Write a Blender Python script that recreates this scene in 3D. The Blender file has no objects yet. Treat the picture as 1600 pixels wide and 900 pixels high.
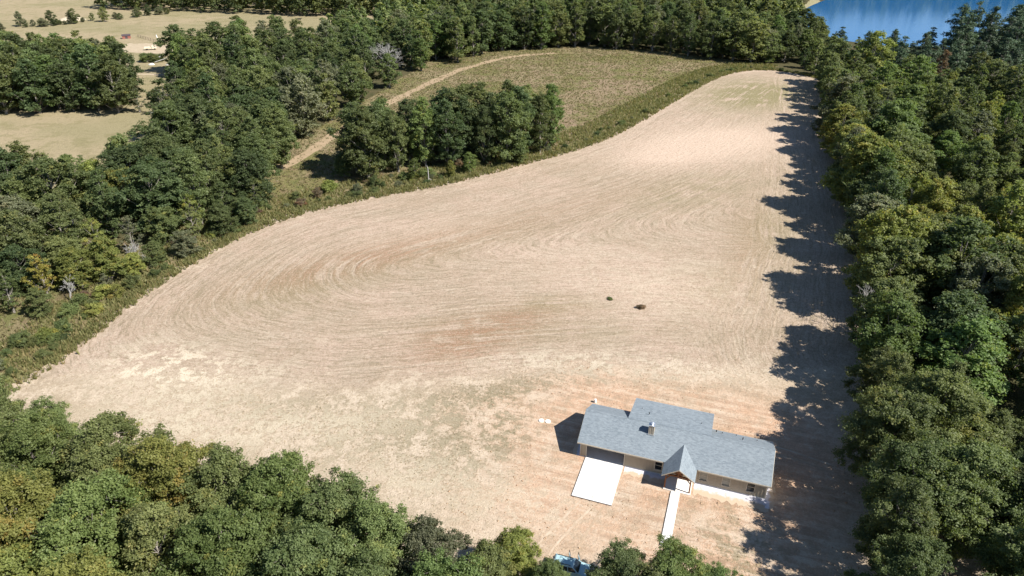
import bpy, math, random
import numpy as np
from mathutils import Vector, Matrix
from mathutils.geometry import delaunay_2d_cdt
R = math.radians
scene = bpy.context.scene
C = scene.collection

# ------------------------------------------------------------------ camera, sky, sun, exposure
cam_d = bpy.data.cameras.new('drone_camera')
cam_d.sensor_width = 36.0
cam_d.lens = 24.525
cam_d.clip_start = 0.5
cam_d.clip_end = 6000
cam = bpy.data.objects.new('drone_camera', cam_d)
C.objects.link(cam)
cam.location = (0, 0, 68)
cam.rotation_euler = (R(90 - 29), 0, 0)
scene.camera = cam

SHADOW = Vector((-0.853, 0.45, -1.0)).normalized()      # the way the sunlight travels
TO_SUN = -SHADOW
world = bpy.data.worlds.new('World')
scene.world = world
world.use_nodes = True
wn = world.node_tree.nodes
bg = wn['Background']
sky = wn.new('ShaderNodeTexSky')
sky.sky_type = 'NISHITA'
sky.sun_disc = False
sky.sun_elevation = math.asin(TO_SUN.z)
sky.sun_rotation = math.atan2(TO_SUN.x, TO_SUN.y)
sky.air_density = 1.0
sky.dust_density = 0.1
sky.ozone_density = 3.0
world.node_tree.links.new(sky.outputs[0], bg.inputs[0])
bg.inputs[1].default_value = 0.066
sun_d = bpy.data.lights.new('sun', 'SUN')
sun_d.energy = 5.0
sun_d.angle = R(0.53)
sun_d.color = (1.0, 0.955, 0.89)
sun = bpy.data.objects.new('sun', sun_d)
C.objects.link(sun)
sun.rotation_euler = SHADOW.to_track_quat('-Z', 'Y').to_euler()
sun.location = (120, -60, 150)
vs = scene.view_settings
vs.view_transform = 'Standard'
vs.look = 'None'
vs.exposure = 0.98
vs.gamma = 1.0
vs.use_curve_mapping = False

# ------------------------------------------------------------------ helpers
def tag(o, label=None, cat=None, group=None, kind=None):
    if label: o['label'] = label
    if cat: o['category'] = cat
    if group: o['group'] = group
    if kind: o['kind'] = kind
    return o

def link(name, me, parent=None, mats=()):
    o = bpy.data.objects.new(name, me)
    C.objects.link(o)
    if me is not None:
        for m in mats:
            me.materials.append(m)
    if parent: o.parent = parent
    return o

def empty(name, loc=(0, 0, 0), rz=0.0):
    o = bpy.data.objects.new(name, None)
    C.objects.link(o)
    o.location = loc
    o.rotation_euler = (0, 0, rz)
    o.empty_display_size = 0.5
    return o

def np_mesh(name, verts, faces, smooth=False, attrs=None):
    """verts (n,3), faces (m,k) with one k; attrs: {name: per-vertex float}"""
    me = bpy.data.meshes.new(name)
    verts = np.asarray(verts, np.float32)
    faces = np.asarray(faces, np.int32)
    nf, k = faces.shape
    me.vertices.add(len(verts))
    me.vertices.foreach_set('co', verts.ravel())
    me.loops.add(nf * k)
    me.loops.foreach_set('vertex_index', faces.ravel())
    me.polygons.add(nf)
    me.polygons.foreach_set('loop_start', np.arange(0, nf * k, k, dtype=np.int32))
    me.polygons.foreach_set('loop_total', np.full(nf, k, np.int32))
    if smooth:
        me.polygons.foreach_set('use_smooth', np.ones(nf, bool))
    for an, av in (attrs or {}).items():
        a = me.attributes.new(an, 'FLOAT', 'POINT')
        a.data.foreach_set('value', np.asarray(av, np.float32))
    me.update(calc_edges=True)
    me.validate()
    return me

class MB:
    """collects boxes, prisms and tubes that make ONE mesh"""
    def __init__(self): self.v = []; self.f = []
    def add(self, vs, fs):
        n = len(self.v)
        self.v += [tuple(p) for p in vs]
        self.f += [tuple(i + n for i in f) for f in fs]
        return self
    def box(self, x0, x1, y0, y1, z0, z1):
        return self.add([(x0,y0,z0),(x1,y0,z0),(x1,y1,z0),(x0,y1,z0),(x0,y0,z1),(x1,y0,z1),(x1,y1,z1),(x0,y1,z1)],
                        [(3,2,1,0),(4,5,6,7),(0,1,5,4),(1,2,6,5),(2,3,7,6),(3,0,4,7)])
    def prism(self, pts, axis, a, b):
        """pts: 2-D outline; extruded along axis from a to b. axis 'x': pts are (y,z); 'y': (x,z); 'z': (x,y)"""
        n = len(pts)
        def P(p, t): return (t, p[0], p[1]) if axis == 'x' else (p[0], t, p[1]) if axis == 'y' else (p[0], p[1], t)
        vs = [P(p, a) for p in pts] + [P(p, b) for p in pts]
        fs = [tuple(range(n))[::-1], tuple(range(n, 2*n))]
        fs += [(i, (i+1) % n, n + (i+1) % n, n + i) for i in range(n)]
        return self.add(vs, fs)
    def tube(self, path, radii, n=6, cap=True):
        base = len(self.v)
        path = [Vector(p) for p in path]
        for i, p in enumerate(path):
            d = (path[min(i+1, len(path)-1)] - path[max(i-1, 0)]).normalized()
            a = d.orthogonal().normalized(); b = d.cross(a)
            for k in range(n):
                t = 2*math.pi*k/n
                self.v.append(tuple(p + (a*math.cos(t) + b*math.sin(t)) * radii[i]))
        for i in range(len(path)-1):
            for k in range(n):
                q = base + i*n
                self.f.append((q+k, q+(k+1) % n, q+n+(k+1) % n, q+n+k))
        if cap:
            self.f.append(tuple(base + k for k in range(n))[::-1])
            self.f.append(tuple(base + (len(path)-1)*n + k for k in range(n)))
        return self
    def bar(self, a, b, w, h):
        """square timber from a to b"""
        a, b = Vector(a), Vector(b)
        d = (b-a).normalized()
        s = d.cross(Vector((0,0,1)))
        s = s.normalized() if s.length > 1e-3 else Vector((1,0,0))
        u = s.cross(d)
        vs = []
        for p in (a, b):
            for (i, j) in ((-1,-1),(1,-1),(1,1),(-1,1)):
                vs.append(p + s*(i*w/2) + u*(j*h/2))
        return self.add(vs, [(3,2,1,0),(4,5,6,7),(0,1,5,4),(1,2,6,5),(2,3,7,6),(3,0,4,7)])
    def build(self, name, mat=None, parent=None, smooth=False, bevel=0.0):
        me = bpy.data.meshes.new(name)
        me.from_pydata(self.v, [], self.f)
        import bmesh
        bm = bmesh.new(); bm.from_mesh(me)
        bmesh.ops.recalc_face_normals(bm, faces=bm.faces)
        if bevel:
            bmesh.ops.bevel(bm, geom=list(bm.edges), offset=bevel, segments=2, affect='EDGES', profile=0.6)
        bm.to_mesh(me); bm.free()
        if smooth:
            for p in me.polygons: p.use_smooth = True
        return link(name, me, parent, [mat] if mat else [])

# ------------------------------------------------------------------ materials
def new_mat(name):
    m = bpy.data.materials.new(name)
    m.use_nodes = True
    m.node_tree.nodes.clear()
    return m, m.node_tree.nodes, m.node_tree.links

class N:
    """small node-building helper"""
    def __init__(s, name):
        s.m, s.n, s.l = new_mat(name)
        s.out = s.n.new('ShaderNodeOutputMaterial')
        s.bsdf = s.n.new('ShaderNodeBsdfPrincipled')
        s.l.new(s.bsdf.outputs[0], s.out.inputs[0])
        s.co = s.n.new('ShaderNodeTexCoord').outputs['Object']
    def set(s, inp, v):
        if hasattr(v, 'is_output') or isinstance(v, bpy.types.NodeSocket): s.l.new(v, inp)
        elif isinstance(v, (tuple, list)) and len(v) == 3 and inp.type == 'RGBA': inp.default_value = (*v, 1)
        else: inp.default_value = v
    def attr(s, name):
        a = s.n.new('ShaderNodeAttribute'); a.attribute_name = name
        return a.outputs['Fac']
    def noise(s, scale, detail=4, rough=0.55, vec=None, dist=0.0):
        t = s.n.new('ShaderNodeTexNoise')
        s.l.new(vec or s.co, t.inputs['Vector'])
        t.inputs['Scale'].default_value = scale; t.inputs['Detail'].default_value = detail
        t.inputs['Roughness'].default_value = rough; t.inputs['Distortion'].default_value = dist
        return t.outputs['Fac']
    def mapping(s, scale, rot=0.0):
        t = s.n.new('ShaderNodeMapping'); s.l.new(s.co, t.inputs[0])
        t.inputs['Scale'].default_value = scale; t.inputs['Rotation'].default_value = (0, 0, rot)
        return t.outputs[0]
    def comb(s, x, y, z):
        t = s.n.new('ShaderNodeCombineXYZ')
        for i, v in enumerate((x, y, z)): s.set(t.inputs[i], v)
        return t.outputs[0]
    def sep(s):
        t = s.n.new('ShaderNodeSeparateXYZ'); s.l.new(s.co, t.inputs[0]); return t.outputs
    def math(s, op, a, b=0.0, clamp=False):
        t = s.n.new('ShaderNodeMath'); t.operation = op; t.use_clamp = clamp
        s.set(t.inputs[0], a); s.set(t.inputs[1], b)
        return t.outputs[0]
    def ramp(s, fac, a, b):
        """smooth 0..1 between a and b"""
        t = s.n.new('ShaderNodeMapRange'); t.interpolation_type = 'SMOOTHSTEP'
        s.set(t.inputs[0], fac); t.inputs[1].default_value = a; t.inputs[2].default_value = b
        return t.outputs[0]
    def mix(s, fac, a, b, mode='MIX'):
        t = s.n.new('ShaderNodeMix'); t.data_type = 'RGBA'; t.blend_type = mode
        s.set(t.inputs[0], fac); s.set(t.inputs[6], a); s.set(t.inputs[7], b)
        return t.outputs[2]
    def bump(s, h, strength, dist):
        t = s.n.new('ShaderNodeBump'); s.l.new(h, t.inputs['Height'])
        t.inputs['Strength'].default_value = strength; t.inputs['Distance'].default_value = dist
        s.l.new(t.outputs[0], s.bsdf.inputs['Normal'])
    def fin(s, col, rough=0.9, spec=0.15, metal=0.0):
        s.set(s.bsdf.inputs['Base Color'], col)
        s.set(s.bsdf.inputs['Roughness'], rough)
        s.bsdf.inputs['Specular IOR Level'].default_value = spec
        s.bsdf.inputs['Metallic'].default_value = metal
        return s.m

def plain(name, col, var=0.12, scale=3.0, rough=0.7, spec=0.3, metal=0.0):
    k = N(name)
    f = k.noise(scale, 5, 0.6)
    c = k.mix(f, tuple(x*(1-var) for x in col), tuple(min(1, x*(1+var)) for x in col))
    return k.fin(c, rough, spec, metal)

def leaf_mat(name, dark, light, accent, acc_amt=0.1, trans=0.46):
    """foliage: 'tone' is stored per leaf clump, 'hue' per leaf; each tree is a little different"""
    k = N(name)
    oi = k.n.new('ShaderNodeObjectInfo')
    tone = k.attr('tone'); hue = k.attr('hue')
    c = k.mix(tone, dark, light)
    acc = k.math('MULTIPLY', k.ramp(hue, 1.0 - acc_amt - 0.1, 1.0 - acc_amt + 0.1), 0.85)
    c = k.mix(acc, c, accent)
    hs = k.n.new('ShaderNodeHueSaturation')
    k.l.new(c, hs.inputs['Color'])
    mr = k.n.new('ShaderNodeMapRange'); k.l.new(oi.outputs['Random'], mr.inputs[0])
    mr.inputs[3].default_value = 0.480; mr.inputs[4].default_value = 0.513
    k.l.new(mr.outputs[0], hs.inputs['Hue'])
    r2 = k.math('FRACT', k.math('MULTIPLY', oi.outputs['Random'], 17.3))
    mv = k.n.new('ShaderNodeMapRange'); k.l.new(r2, mv.inputs[0])
    mv.inputs[3].default_value = 0.78; mv.inputs[4].default_value = 1.25
    k.l.new(mv.outputs[0], hs.inputs['Value'])
    hs.inputs['Saturation'].default_value = 0.95
    k.fin(hs.outputs[0], 0.55, 0.25)
    tr = k.n.new('ShaderNodeBsdfTranslucent')
    tc = k.mix(1.0, hs.outputs[0], (1.25, 1.3, 0.6), 'MULTIPLY')
    k.l.new(tc, tr.inputs['Color'])
    ms = k.n.new('ShaderNodeMixShader'); ms.inputs[0].default_value = trans
    k.l.new(k.bsdf.outputs[0], ms.inputs[1]); k.l.new(tr.outputs[0], ms.inputs[2])
    k.l.new(ms.outputs[0], k.out.inputs[0])
    return k.m

LEAF = {
    'dark':   leaf_mat('leaves_dark_green', (.058,.086,.032), (.125,.164,.064), (.19,.20,.06), .07),
    'green':  leaf_mat('leaves_mid_green', (.080,.110,.036), (.172,.208,.078), (.26,.26,.07), .10),
    'bright': leaf_mat('leaves_bright_green', (.088,.134,.034), (.186,.246,.078), (.28,.29,.07), .10),
    'olive':  leaf_mat('leaves_olive', (.100,.128,.040), (.206,.240,.086), (.29,.28,.08), .12),
    'yellow': leaf_mat('leaves_yellow_green', (.140,.164,.036), (.285,.310,.084), (.38,.32,.07), .18),
    'gold':   leaf_mat('leaves_gold', (.21,.18,.03), (.38,.34,.08), (.38,.20,.06), .20),
    'rust':   leaf_mat('leaves_rust', (.130,.100,.064), (.220,.165,.105), (.26,.14,.07), .22),
    'grey':   leaf_mat('leaves_grey_green', (.102,.116,.064), (.200,.214,.122), (.23,.21,.11), .12),
    'pine':   leaf_mat('needles_pine', (.036,.064,.034), (.080,.124,.062), (.11,.13,.06), .05, .15),
}
LEAF_WORD = {'dark': 'dark green', 'green': 'mid green', 'bright': 'bright green', 'olive': 'olive green', 'yellow': 'yellow-green',
             'gold': 'golden yellow', 'rust': 'rusty brown', 'grey': 'grey-green', 'pine': 'dark needled'}

def bark_mat(name, a, b):
    k = N(name)
    f = k.noise(3.0, 6, 0.7, vec=k.mapping((3, 3, 0.6)))
    c = k.mix(k.ramp(f, .3, .7), a, b)
    k.bump(f, 0.6, 0.05)
    return k.fin(c, 0.9, 0.1)
BARK = bark_mat('bark_grey_brown', (.15,.13,.11), (.33,.30,.265))
BARK_DEAD = bark_mat('bark_bleached', (.26,.25,.235), (.44,.425,.40))
# ------------------------------------------------------------------ ground: outlines in metres
def densify(pts, step, jit=0.0, seed=0, closed=True):
    rng = np.random.default_rng(seed)
    out = []
    n = len(pts)
    for i in range(n if closed else n-1):
        a = np.array(pts[i], float); b = np.array(pts[(i+1) % n], float)
        k = max(1, int(np.hypot(*(b-a)) / step))
        for j in range(k): out.append(a + (b-a)*j/k)
    if not closed: out.append(np.array(pts[-1], float))
    out = np.array(out)
    if jit:
        w = rng.normal(0, jit, out.shape)
        for _ in range(2): w = (w + np.roll(w, 1, 0) + np.roll(w, -1, 0)) / 2.2
        out = out + w
    return out

def chaikin(pts, it=2, closed=False):
    p = [np.array(q, float) for q in pts]
    for _ in range(it):
        q = [] if closed else [p[0]]
        for i in range(len(p) if closed else len(p)-1):
            a, b = p[i], p[(i+1) % len(p)]
            q += [a*.75+b*.25, a*.25+b*.75]
        if not closed: q.append(p[-1])
        p = q
    return [tuple(x) for x in p]

def inside(P, poly):
    x, y = P[:, 0], P[:, 1]
    poly = np.asarray(poly, float)
    r = np.zeros(len(P), bool)
    j = len(poly) - 1
    for i in range(len(poly)):
        xi, yi = poly[i]; xj, yj = poly[j]
        c = ((yi > y) != (yj > y)) & (x < (xj-xi)*(y-yi)/((yj-yi) if yj != yi else 1e-9) + xi)
        r ^= c
        j = i
    return r

def dist_line(P, line, closed=False):
    line = np.asarray(line, float)
    d = np.full(len(P), 1e9)
    n = len(line)
    for i in range(n if closed else n-1):
        a = line[i]; b = line[(i+1) % n]
        ab = b-a
        t = np.clip(((P-a) @ ab) / max(ab @ ab, 1e-9), 0, 1)
        d = np.minimum(d, np.hypot(*(P - (a + t[:, None]*ab)).T))
    return d

def sheet(name, outline, z, mat, step=None, jit=0.0, seed=0, grid=None, attrs=None):
    """a level sheet with the given outline, triangulated over a grid so it can carry soil data"""
    b = densify(outline, step, jit, seed) if step else np.array(outline, float)
    pts = [tuple(p) for p in b]
    nb = len(pts)
    edges = [(i, (i+1) % nb) for i in range(nb)]
    if grid:
        lo, hi = b.min(0), b.max(0)
        gx, gy = np.meshgrid(np.arange(lo[0], hi[0], grid), np.arange(lo[1], hi[1], grid))
        gp = np.stack([gx.ravel(), gy.ravel()], 1)
        gp = gp[inside(gp, b)]
        gp = gp[dist_line(gp, b, True) > grid*0.35]
        pts += [tuple(p) for p in gp]
    res = delaunay_2d_cdt([Vector(p) for p in pts], edges, [list(range(nb))], 1, 1e-4)
    V = np.array([(v[0], v[1], z) for v in res[0]])
    F = np.array([list(f) for f in res[2]])
    a, bb, c = V[F[:, 0]], V[F[:, 1]], V[F[:, 2]]
    flip = ((bb-a)[:, 0]*(c-a)[:, 1] - (bb-a)[:, 1]*(c-a)[:, 0]) < 0
    F[flip] = F[flip][:, ::-1]
    me = np_mesh(name, V, F, attrs=attrs(V[:, :2]) if attrs else None)
    o = link(name, me, None, [mat])
    o['kind'] = 'structure'
    return o

FIELD_LEFT = chaikin([(-84,84),(-79.4,91.6),(-76.7,100.9),(-74.7,117.5),(-69.5,135.6),(-61.4,153.7),(-49,165.8),(-34.1,174.7),(-17.7,182.9),(0,197.4),
              (20.1,213.2),(34.3,229.8),(48.9,252.2),(66.5,280.8),(87.3,313.1),(103,329.1),(118.6,331.9),(130,322.2),(136.5,309.4)], 2)
FIELD = FIELD_LEFT + [(140,300),(116,236),(96,176),(85,137),(73,106),(64,84),(58,68),(54,50),(50,22),(-95,22),(-100,70)]
TILLED = FIELD_LEFT[4:] + chaikin([(136,300),(112,236),(92,176),(79,137),(66,106),(60,97),(41.8,93),(21.3,95.5),(0,94),(-15.5,91),(-30,89),(-52,93),(-71,94),(-80,93)], 2)
TILLED_A = np.array(TILLED)
TILL_RIGHT = [(136,309),(112,236),(92,176),(79,137),(66,106),(62,98)]
TILL_LOW = [(66,94),(41.8,93),(21.3,95.5),(0,94),(-15.5,91),(-30,89),(-52,93),(-71,94),(-84,92)]
MEADOW_OUT = [(p[0]-(7 if p[1] > 170 else 9)*(p[0] < 0), p[1]+(9 if p[1] > 300 else 0)) for p in [(-82.5,86),(-95,92),(-100,106),(-97,118),(-90,131),(-82,142),(-72,154),(-62,166),(-60,182),(-68,208),(-58,245),(-46,292),(-34,337),(-5,371),(33,380),(66,370),(94,352),(112,340),(126,330)]]
MEADOW = list(MEADOW_OUT) + [(p[0]+1.5, p[1]-2.0) for p in FIELD_LEFT[::-1] if p[1] > 88 and p[0] < 118]
HP = np.array([9.514, 74.168]); HA = R(-19.352)                 # the house's front corner by the garage, and its heading
HU = np.array([math.cos(HA), math.sin(HA)]); HV = np.array([-HU[1], HU[0]])
def hw(u, v): return HP + HU*u + HV*v

def gauss(P, spots):
    r = np.zeros(len(P))
    for x, y, sx, sy, ang, a in spots:
        c, s = math.cos(R(ang)), math.sin(R(ang))
        dx, dy = P[:, 0]-x, P[:, 1]-y
        u, v = dx*c+dy*s, -dx*s+dy*c
        r += a*np.exp(-(u/sx)**2 - (v/sy)**2)
    return np.clip(r, 0, 1)

def field_attrs(P):
    ins = inside(P, TILLED_A)
    d = dist_line(P, TILLED_A, True)
    dl, dr_, db = dist_line(P, FIELD_LEFT[2:]), dist_line(P, TILL_RIGHT), dist_line(P, TILL_LOW)
    soft = -9.0*np.log(np.exp(-dl/9.0)+np.exp(-db/9.0)+1e-12)
    sd = np.where(ins, d, -d)
    hl = (P - HP) @ np.stack([HU, HV], 1)
    hd = np.hypot(np.maximum(np.abs(hl[:, 0]-12.4)-12.4, 0), np.maximum(np.abs(hl[:, 1]-3)-8, 0))
    return {
        'lane': soft, 'lane_b': dr_, 'turn': np.clip((dr_+.03*(P[:, 1]-150)-20)/14, 0, 1),
        'till': 1/(1+np.exp(-np.clip(sd/2.2, -30, 30))),
        'clay': np.clip(1.15*np.exp(-(hd/11)**2) + gauss(P, [(-4,84,7,5,0,.5),(30,82,10,5,-15,.6),(24,60,12,7,-20,.7)]), 0, 1),
        'olive': gauss(P, [(97,284,26,17,55,1.5),(48,176,26,12,40,.45),(-18,140,30,9,30,.35),(8,116,8,3,10,.8),(60,150,7,20,-25,.5),(40,122,12,8,20,.5),(-45,122,16,10,50,.35),(0,107,26,5,0,.35)]),
        'rust': gauss(P, [(-30,137,28,6,32,1.1),(-8,103,10,6,30,1.2),(-2,108,8,3,20,.7),(16,165,30,7,38,.35),(2,112,14,4,15,.5),(52,140,5,22,-20,.4)]),
        'pink': gauss(P, [(66,220,28,16,25,1.3),(44,203,16,9,30,.6),(30,122,16,12,0,.6),(-20,150,20,8,30,.35),(10,135,18,10,20,.35),(-6,90,10,5,0,.5)]),
        'pale': gauss(P, [(-60,97,9,6,0,1),(-50,94,14,4,0,.7),(-30,80,18,5,10,.7),(-52,84,14,8,0,.75),(10,97,16,3,0,.75),(35,94,16,3,0,.6),(-14,70,12,6,0,.6),(2,64,10,5,0,.5),(30,125,22,20,0,.25)]),
        'dry': gauss(P, [(-22,78,16,6,10,.75),(-10,76,8,10,0,.9),(-36,84,22,5,5,.8),(-2,80,5,9,-20,.7),(2,93,9,3,0,.6),(27,58,5,6,0,.8),(-58,90,16,5,0,.5),(-5,88,8,3,20,.7),(20,93,24,4,0,.4)]),
    }

def field_material():
    k = N('tilled_and_bare_soil')
    x, y, z = k.sep()
    lane, till = k.attr('lane'), k.attr('till')
    wob = k.math('ADD', k.math('MULTIPLY', k.noise(0.022, 2), 5.0), k.math('MULTIPLY', k.noise(.25, 3), .8))
    ln = k.math('ADD', lane, wob)
    xs, ys = k.math('MULTIPLY', x, .035), k.math('MULTIPLY', y, .035)
    fa = k.noise(1.0, 2, .55, vec=k.comb(k.math('MULTIPLY', ln, 1.35), xs, ys))
    lb = k.math('ADD', k.attr('lane_b'), wob)
    fb = k.noise(1.0, 2, .55, vec=k.comb(k.math('MULTIPLY', lb, 1.0), ys, xs))
    tm = k.ramp(k.math('ADD', k.attr('turn'), k.math('MULTIPLY', k.math('SUBTRACT', k.noise(.05, 3), .5), 1.2)), .2, .8)
    fine = k.math('ADD', k.math('MULTIPLY', fa, tm), k.math('MULTIPLY', fb, k.math('SUBTRACT', 1.0, tm)))
    wide = k.noise(1.0, 2, .5, vec=k.comb(k.math('MULTIPLY', ln, .30), k.math('MULTIPLY', x, .012), k.math('MULTIPLY', y, .012)))
    speck = k.noise(1.5, 6, .8)
    speck2 = k.noise(3.6, 5, .85)
    big = k.noise(.03, 4, .6)
    med = k.noise(.14, 5, .65)
    patch = k.noise(.42, 6, .75)
    # streaks break up where the stubble is thin
    brk = k.ramp(k.math('ADD', med, patch), .88, 1.10)
    # tilled soil with dry stubble
    t = k.mix(k.ramp(big, .40, .60), (.418,.312,.243), (.362,.276,.206))
    t = k.mix(k.math('MULTIPLY', k.ramp(med, .44, .60), .45), t, (.376,.306,.233))
    t = k.mix(k.math('MULTIPLY', k.ramp(wide, .46, .62), .26), t, (.271,.202,.139))
    t = k.mix(k.math('MULTIPLY', k.math('MULTIPLY', k.ramp(fine, .50, .64), k.math('ADD', k.math('MULTIPLY', brk, .75), .20)), .42), t, (.195,.153,.097))
    t = k.mix(k.math('MULTIPLY', k.math('MULTIPLY', k.ramp(fine, .46, .34), k.math('ADD', k.math('MULTIPLY', brk, .7), .3)), .3), t, (.418,.348,.268))
    t = k.mix(k.math('MULTIPLY', k.math('MULTIPLY', k.attr('olive'), k.ramp(k.math('ADD', fine, med), .76, 1.02)), .95), t, (.178,.161,.070))
    t = k.mix(k.math('MULTIPLY', k.math('MULTIPLY', k.attr('rust'), k.ramp(k.math('ADD', fine, med), .80, 1.08)), .9), t, (.27,.155,.095))
    t = k.mix(k.math('MULTIPLY', k.attr('pink'), .92), t, (.522,.396,.309))
    t = k.mix(k.math('MULTIPLY', k.ramp(speck, .50, .60), .55), t, (.188,.150,.094))
    t = k.mix(k.math('MULTIPLY', k.ramp(speck, .47, .37), .5), t, (.432,.365,.285))
    da = k.noise(1.0, 3, .7, vec=k.comb(k.math('MULTIPLY', ln, 3.4), k.math('MULTIPLY', x, .28), k.math('MULTIPLY', y, .28)))
    db_ = k.noise(1.0, 3, .7, vec=k.comb(k.math('MULTIPLY', lb, 3.0), k.math('MULTIPLY', x, .26), k.math('MULTIPLY', y, .26)))
    dash = k.math('ADD', k.math('MULTIPLY', da, tm), k.math('MULTIPLY', db_, k.math('SUBTRACT', 1.0, tm)))
    thin = k.math('SUBTRACT', 1.0, k.math('MULTIPLY', k.attr('pink'), .8))
    t = k.mix(k.math('MULTIPLY', k.math('MULTIPLY', k.ramp(dash, .52, .62), thin), .55), t, (.178,.146,.087))
    t = k.mix(k.math('MULTIPLY', k.ramp(dash, .46, .36), .35), t, (.452,.378,.291))
    swath = k.math('SINE', k.math('MULTIPLY', k.math('ADD', k.math('MULTIPLY', ln, tm), k.math('MULTIPLY', lb, k.math('SUBTRACT', 1.0, tm))), 2.3))
    t = k.mix(k.math('MULTIPLY', k.math('MULTIPLY', k.ramp(swath, .72, 1.0), k.math('MULTIPLY', brk, thin)), .26), t, (.213,.170,.113))
    # bare sandy ground
    sd = k.mix(k.ramp(med, .42, .58), (.459,.376,.285), (.369,.292,.209))
    sd = k.mix(k.math('MULTIPLY', k.math('MULTIPLY', k.attr('clay'), k.ramp(k.math('ADD', med, big), .72, 1.08)), .95), sd, (.457,.291,.193))
    sd = k.mix(k.math('MULTIPLY', k.ramp(patch, .50, .60), .5), sd, (.306,.230,.157))
    sd = k.mix(k.math('MULTIPLY', k.ramp(patch, .47, .38), .55), sd, (.501,.418,.317))
    dry = k.math('MULTIPLY', k.math('ADD', k.math('MULTIPLY', k.attr('dry'), 1.15), .14), k.ramp(k.math('ADD', patch, k.math('ADD', k.math('MULTIPLY', speck, .6), k.math('MULTIPLY', med, .5))), .98, 1.14))
    sd = k.mix(k.math('MULTIPLY', dry, .95), sd, (.202,.171,.104))
    gu = k.math('ADD', k.math('MULTIPLY', x, .9435), k.math('MULTIPLY', y, -.3314)); gv = k.math('ADD', k.math('MULTIPLY', x, .3314), k.math('MULTIPLY', y, .9435))
    grade = k.noise(1.0, 4, .65, vec=k.comb(k.math('MULTIPLY', gu, .10), k.math('MULTIPLY', gv, 1.1), 0.0))
    sd = k.mix(k.math('MULTIPLY', k.math('MULTIPLY', k.ramp(grade, .51, .62), k.attr('clay')), .55), sd, (.313,.204,.135))
    sd = k.mix(k.math('MULTIPLY', k.math('MULTIPLY', k.ramp(grade, .47, .37), k.attr('clay')), .5), sd, (.539,.426,.322))
    sd = k.mix(k.math('MULTIPLY', k.ramp(speck, .52, .62), k.math('SUBTRACT', .38, k.math('MULTIPLY', k.attr('clay'), .24))), sd, (.258,.198,.132))
    c = k.mix(k.ramp(k.math('ADD', till, k.math('MULTIPLY', k.math('SUBTRACT', k.math('ADD', med, patch), 1.0), 1.8)), .2, .8), sd, t)
    pm = k.math('MULTIPLY', k.attr('pale'), k.ramp(k.math('ADD', patch, k.math('MULTIPLY', med, .5)), .70, .82))
    c = k.mix(k.math('MULTIPLY', pm, .9), c, (.583,.500,.383))
    c = k.mix(k.math('MULTIPLY', k.ramp(speck2, .50, .60), k.math('SUBTRACT', .42, k.math('MULTIPLY', k.attr('clay'), .24))), c, (.195,.153,.101))
    c = k.mix(k.math('MULTIPLY', k.ramp(speck2, .47, .37), .42), c, (.529,.459,.362))
    h = k.math('ADD', k.math('MULTIPLY', fine, k.math('MULTIPLY', till, .6)), k.math('ADD', k.math('MULTIPLY', speck, .7), k.math('MULTIPLY', speck2, .4)))
    k.bump(h, 0.9, 0.28)
    return k.fin(c, 0.95, 0.05)

def meadow_material():
    k = N('meadow_turf')
    a, b, c2, d = k.noise(.03, 4, .6), k.noise(.22, 6, .7), k.noise(1.3, 6, .75), k.noise(4, 4, .8)
    c = k.mix(k.ramp(a, .42, .58), (.150,.143,.052), (.244,.195,.115))
    c = k.mix(k.math('MULTIPLY', k.ramp(b, .48, .60), .7), c, (.188,.132,.084))
    c = k.mix(k.math('MULTIPLY', k.ramp(b, .47, .38), .7), c, (.115,.129,.044))
    c = k.mix(k.math('MULTIPLY', k.ramp(c2, .51, .62), .5), c, (.090,.087,.035))
    c = k.mix(k.math('MULTIPLY', k.ramp(d, .51, .62), .45), c, (.292,.244,.146))
    c = k.mix(k.math('MULTIPLY', k.attr('tan'), k.ramp(k.math('ADD', b, a), .86, 1.08)), c, (.248,.178,.122))
    k.bump(k.math('ADD', c2, k.math('MULTIPLY', d, .5)), 0.9, 0.5)
    return k.fin(c, 0.95, 0.05)

def pasture_material():
    k = N('grazed_pasture')
    a, b, c2, d = k.noise(.014, 4, .6), k.noise(.12, 6, .7), k.noise(.8, 6, .75), k.noise(3, 4, .8)
    c = k.mix(k.ramp(a, .42, .58), (.292,.237,.150), (.237,.205,.118))
    c = k.mix(k.math('MULTIPLY', k.ramp(b, .49, .60), .55), c, (.174,.157,.077))
    c = k.mix(k.math('MULTIPLY', k.ramp(c2, .50, .60), .4), c, (.174,.146,.084))
    c = k.mix(k.math('MULTIPLY', k.ramp(d, .5, .7), .3), c, (.313,.258,.160))
    k.bump(c2, 0.8, 0.5)
    return k.fin(c, 0.95, 0.05)

def soil(name, c1, c2, dark, scale=.4):
    k = N(name)
    a, b = k.noise(scale, 6, .7), k.noise(2.2, 6, .75)
    c = k.mix(k.ramp(a, .35, .65), c1, c2)
    c = k.mix(k.math('MULTIPLY', k.ramp(b, .55, .75), .5), c, dark)
    k.bump(b, 0.6, 0.2)
    return k.fin(c, 0.95, 0.05)

M_FLOOR = soil('forest_floor', (.055,.055,.026), (.085,.072,.038), (.035,.038,.018), .2)
M_TRACK = soil('track_dirt', (.320,.237,.157), (.264,.202,.125), (.153,.125,.063))
M_LANE = soil('pale_lane_dirt', (.390,.320,.230), (.327,.264,.181), (.209,.167,.104))
M_BANK = soil('sandy_bank', (.292,.258,.167), (.209,.195,.104), (.139,.132,.063))

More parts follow.
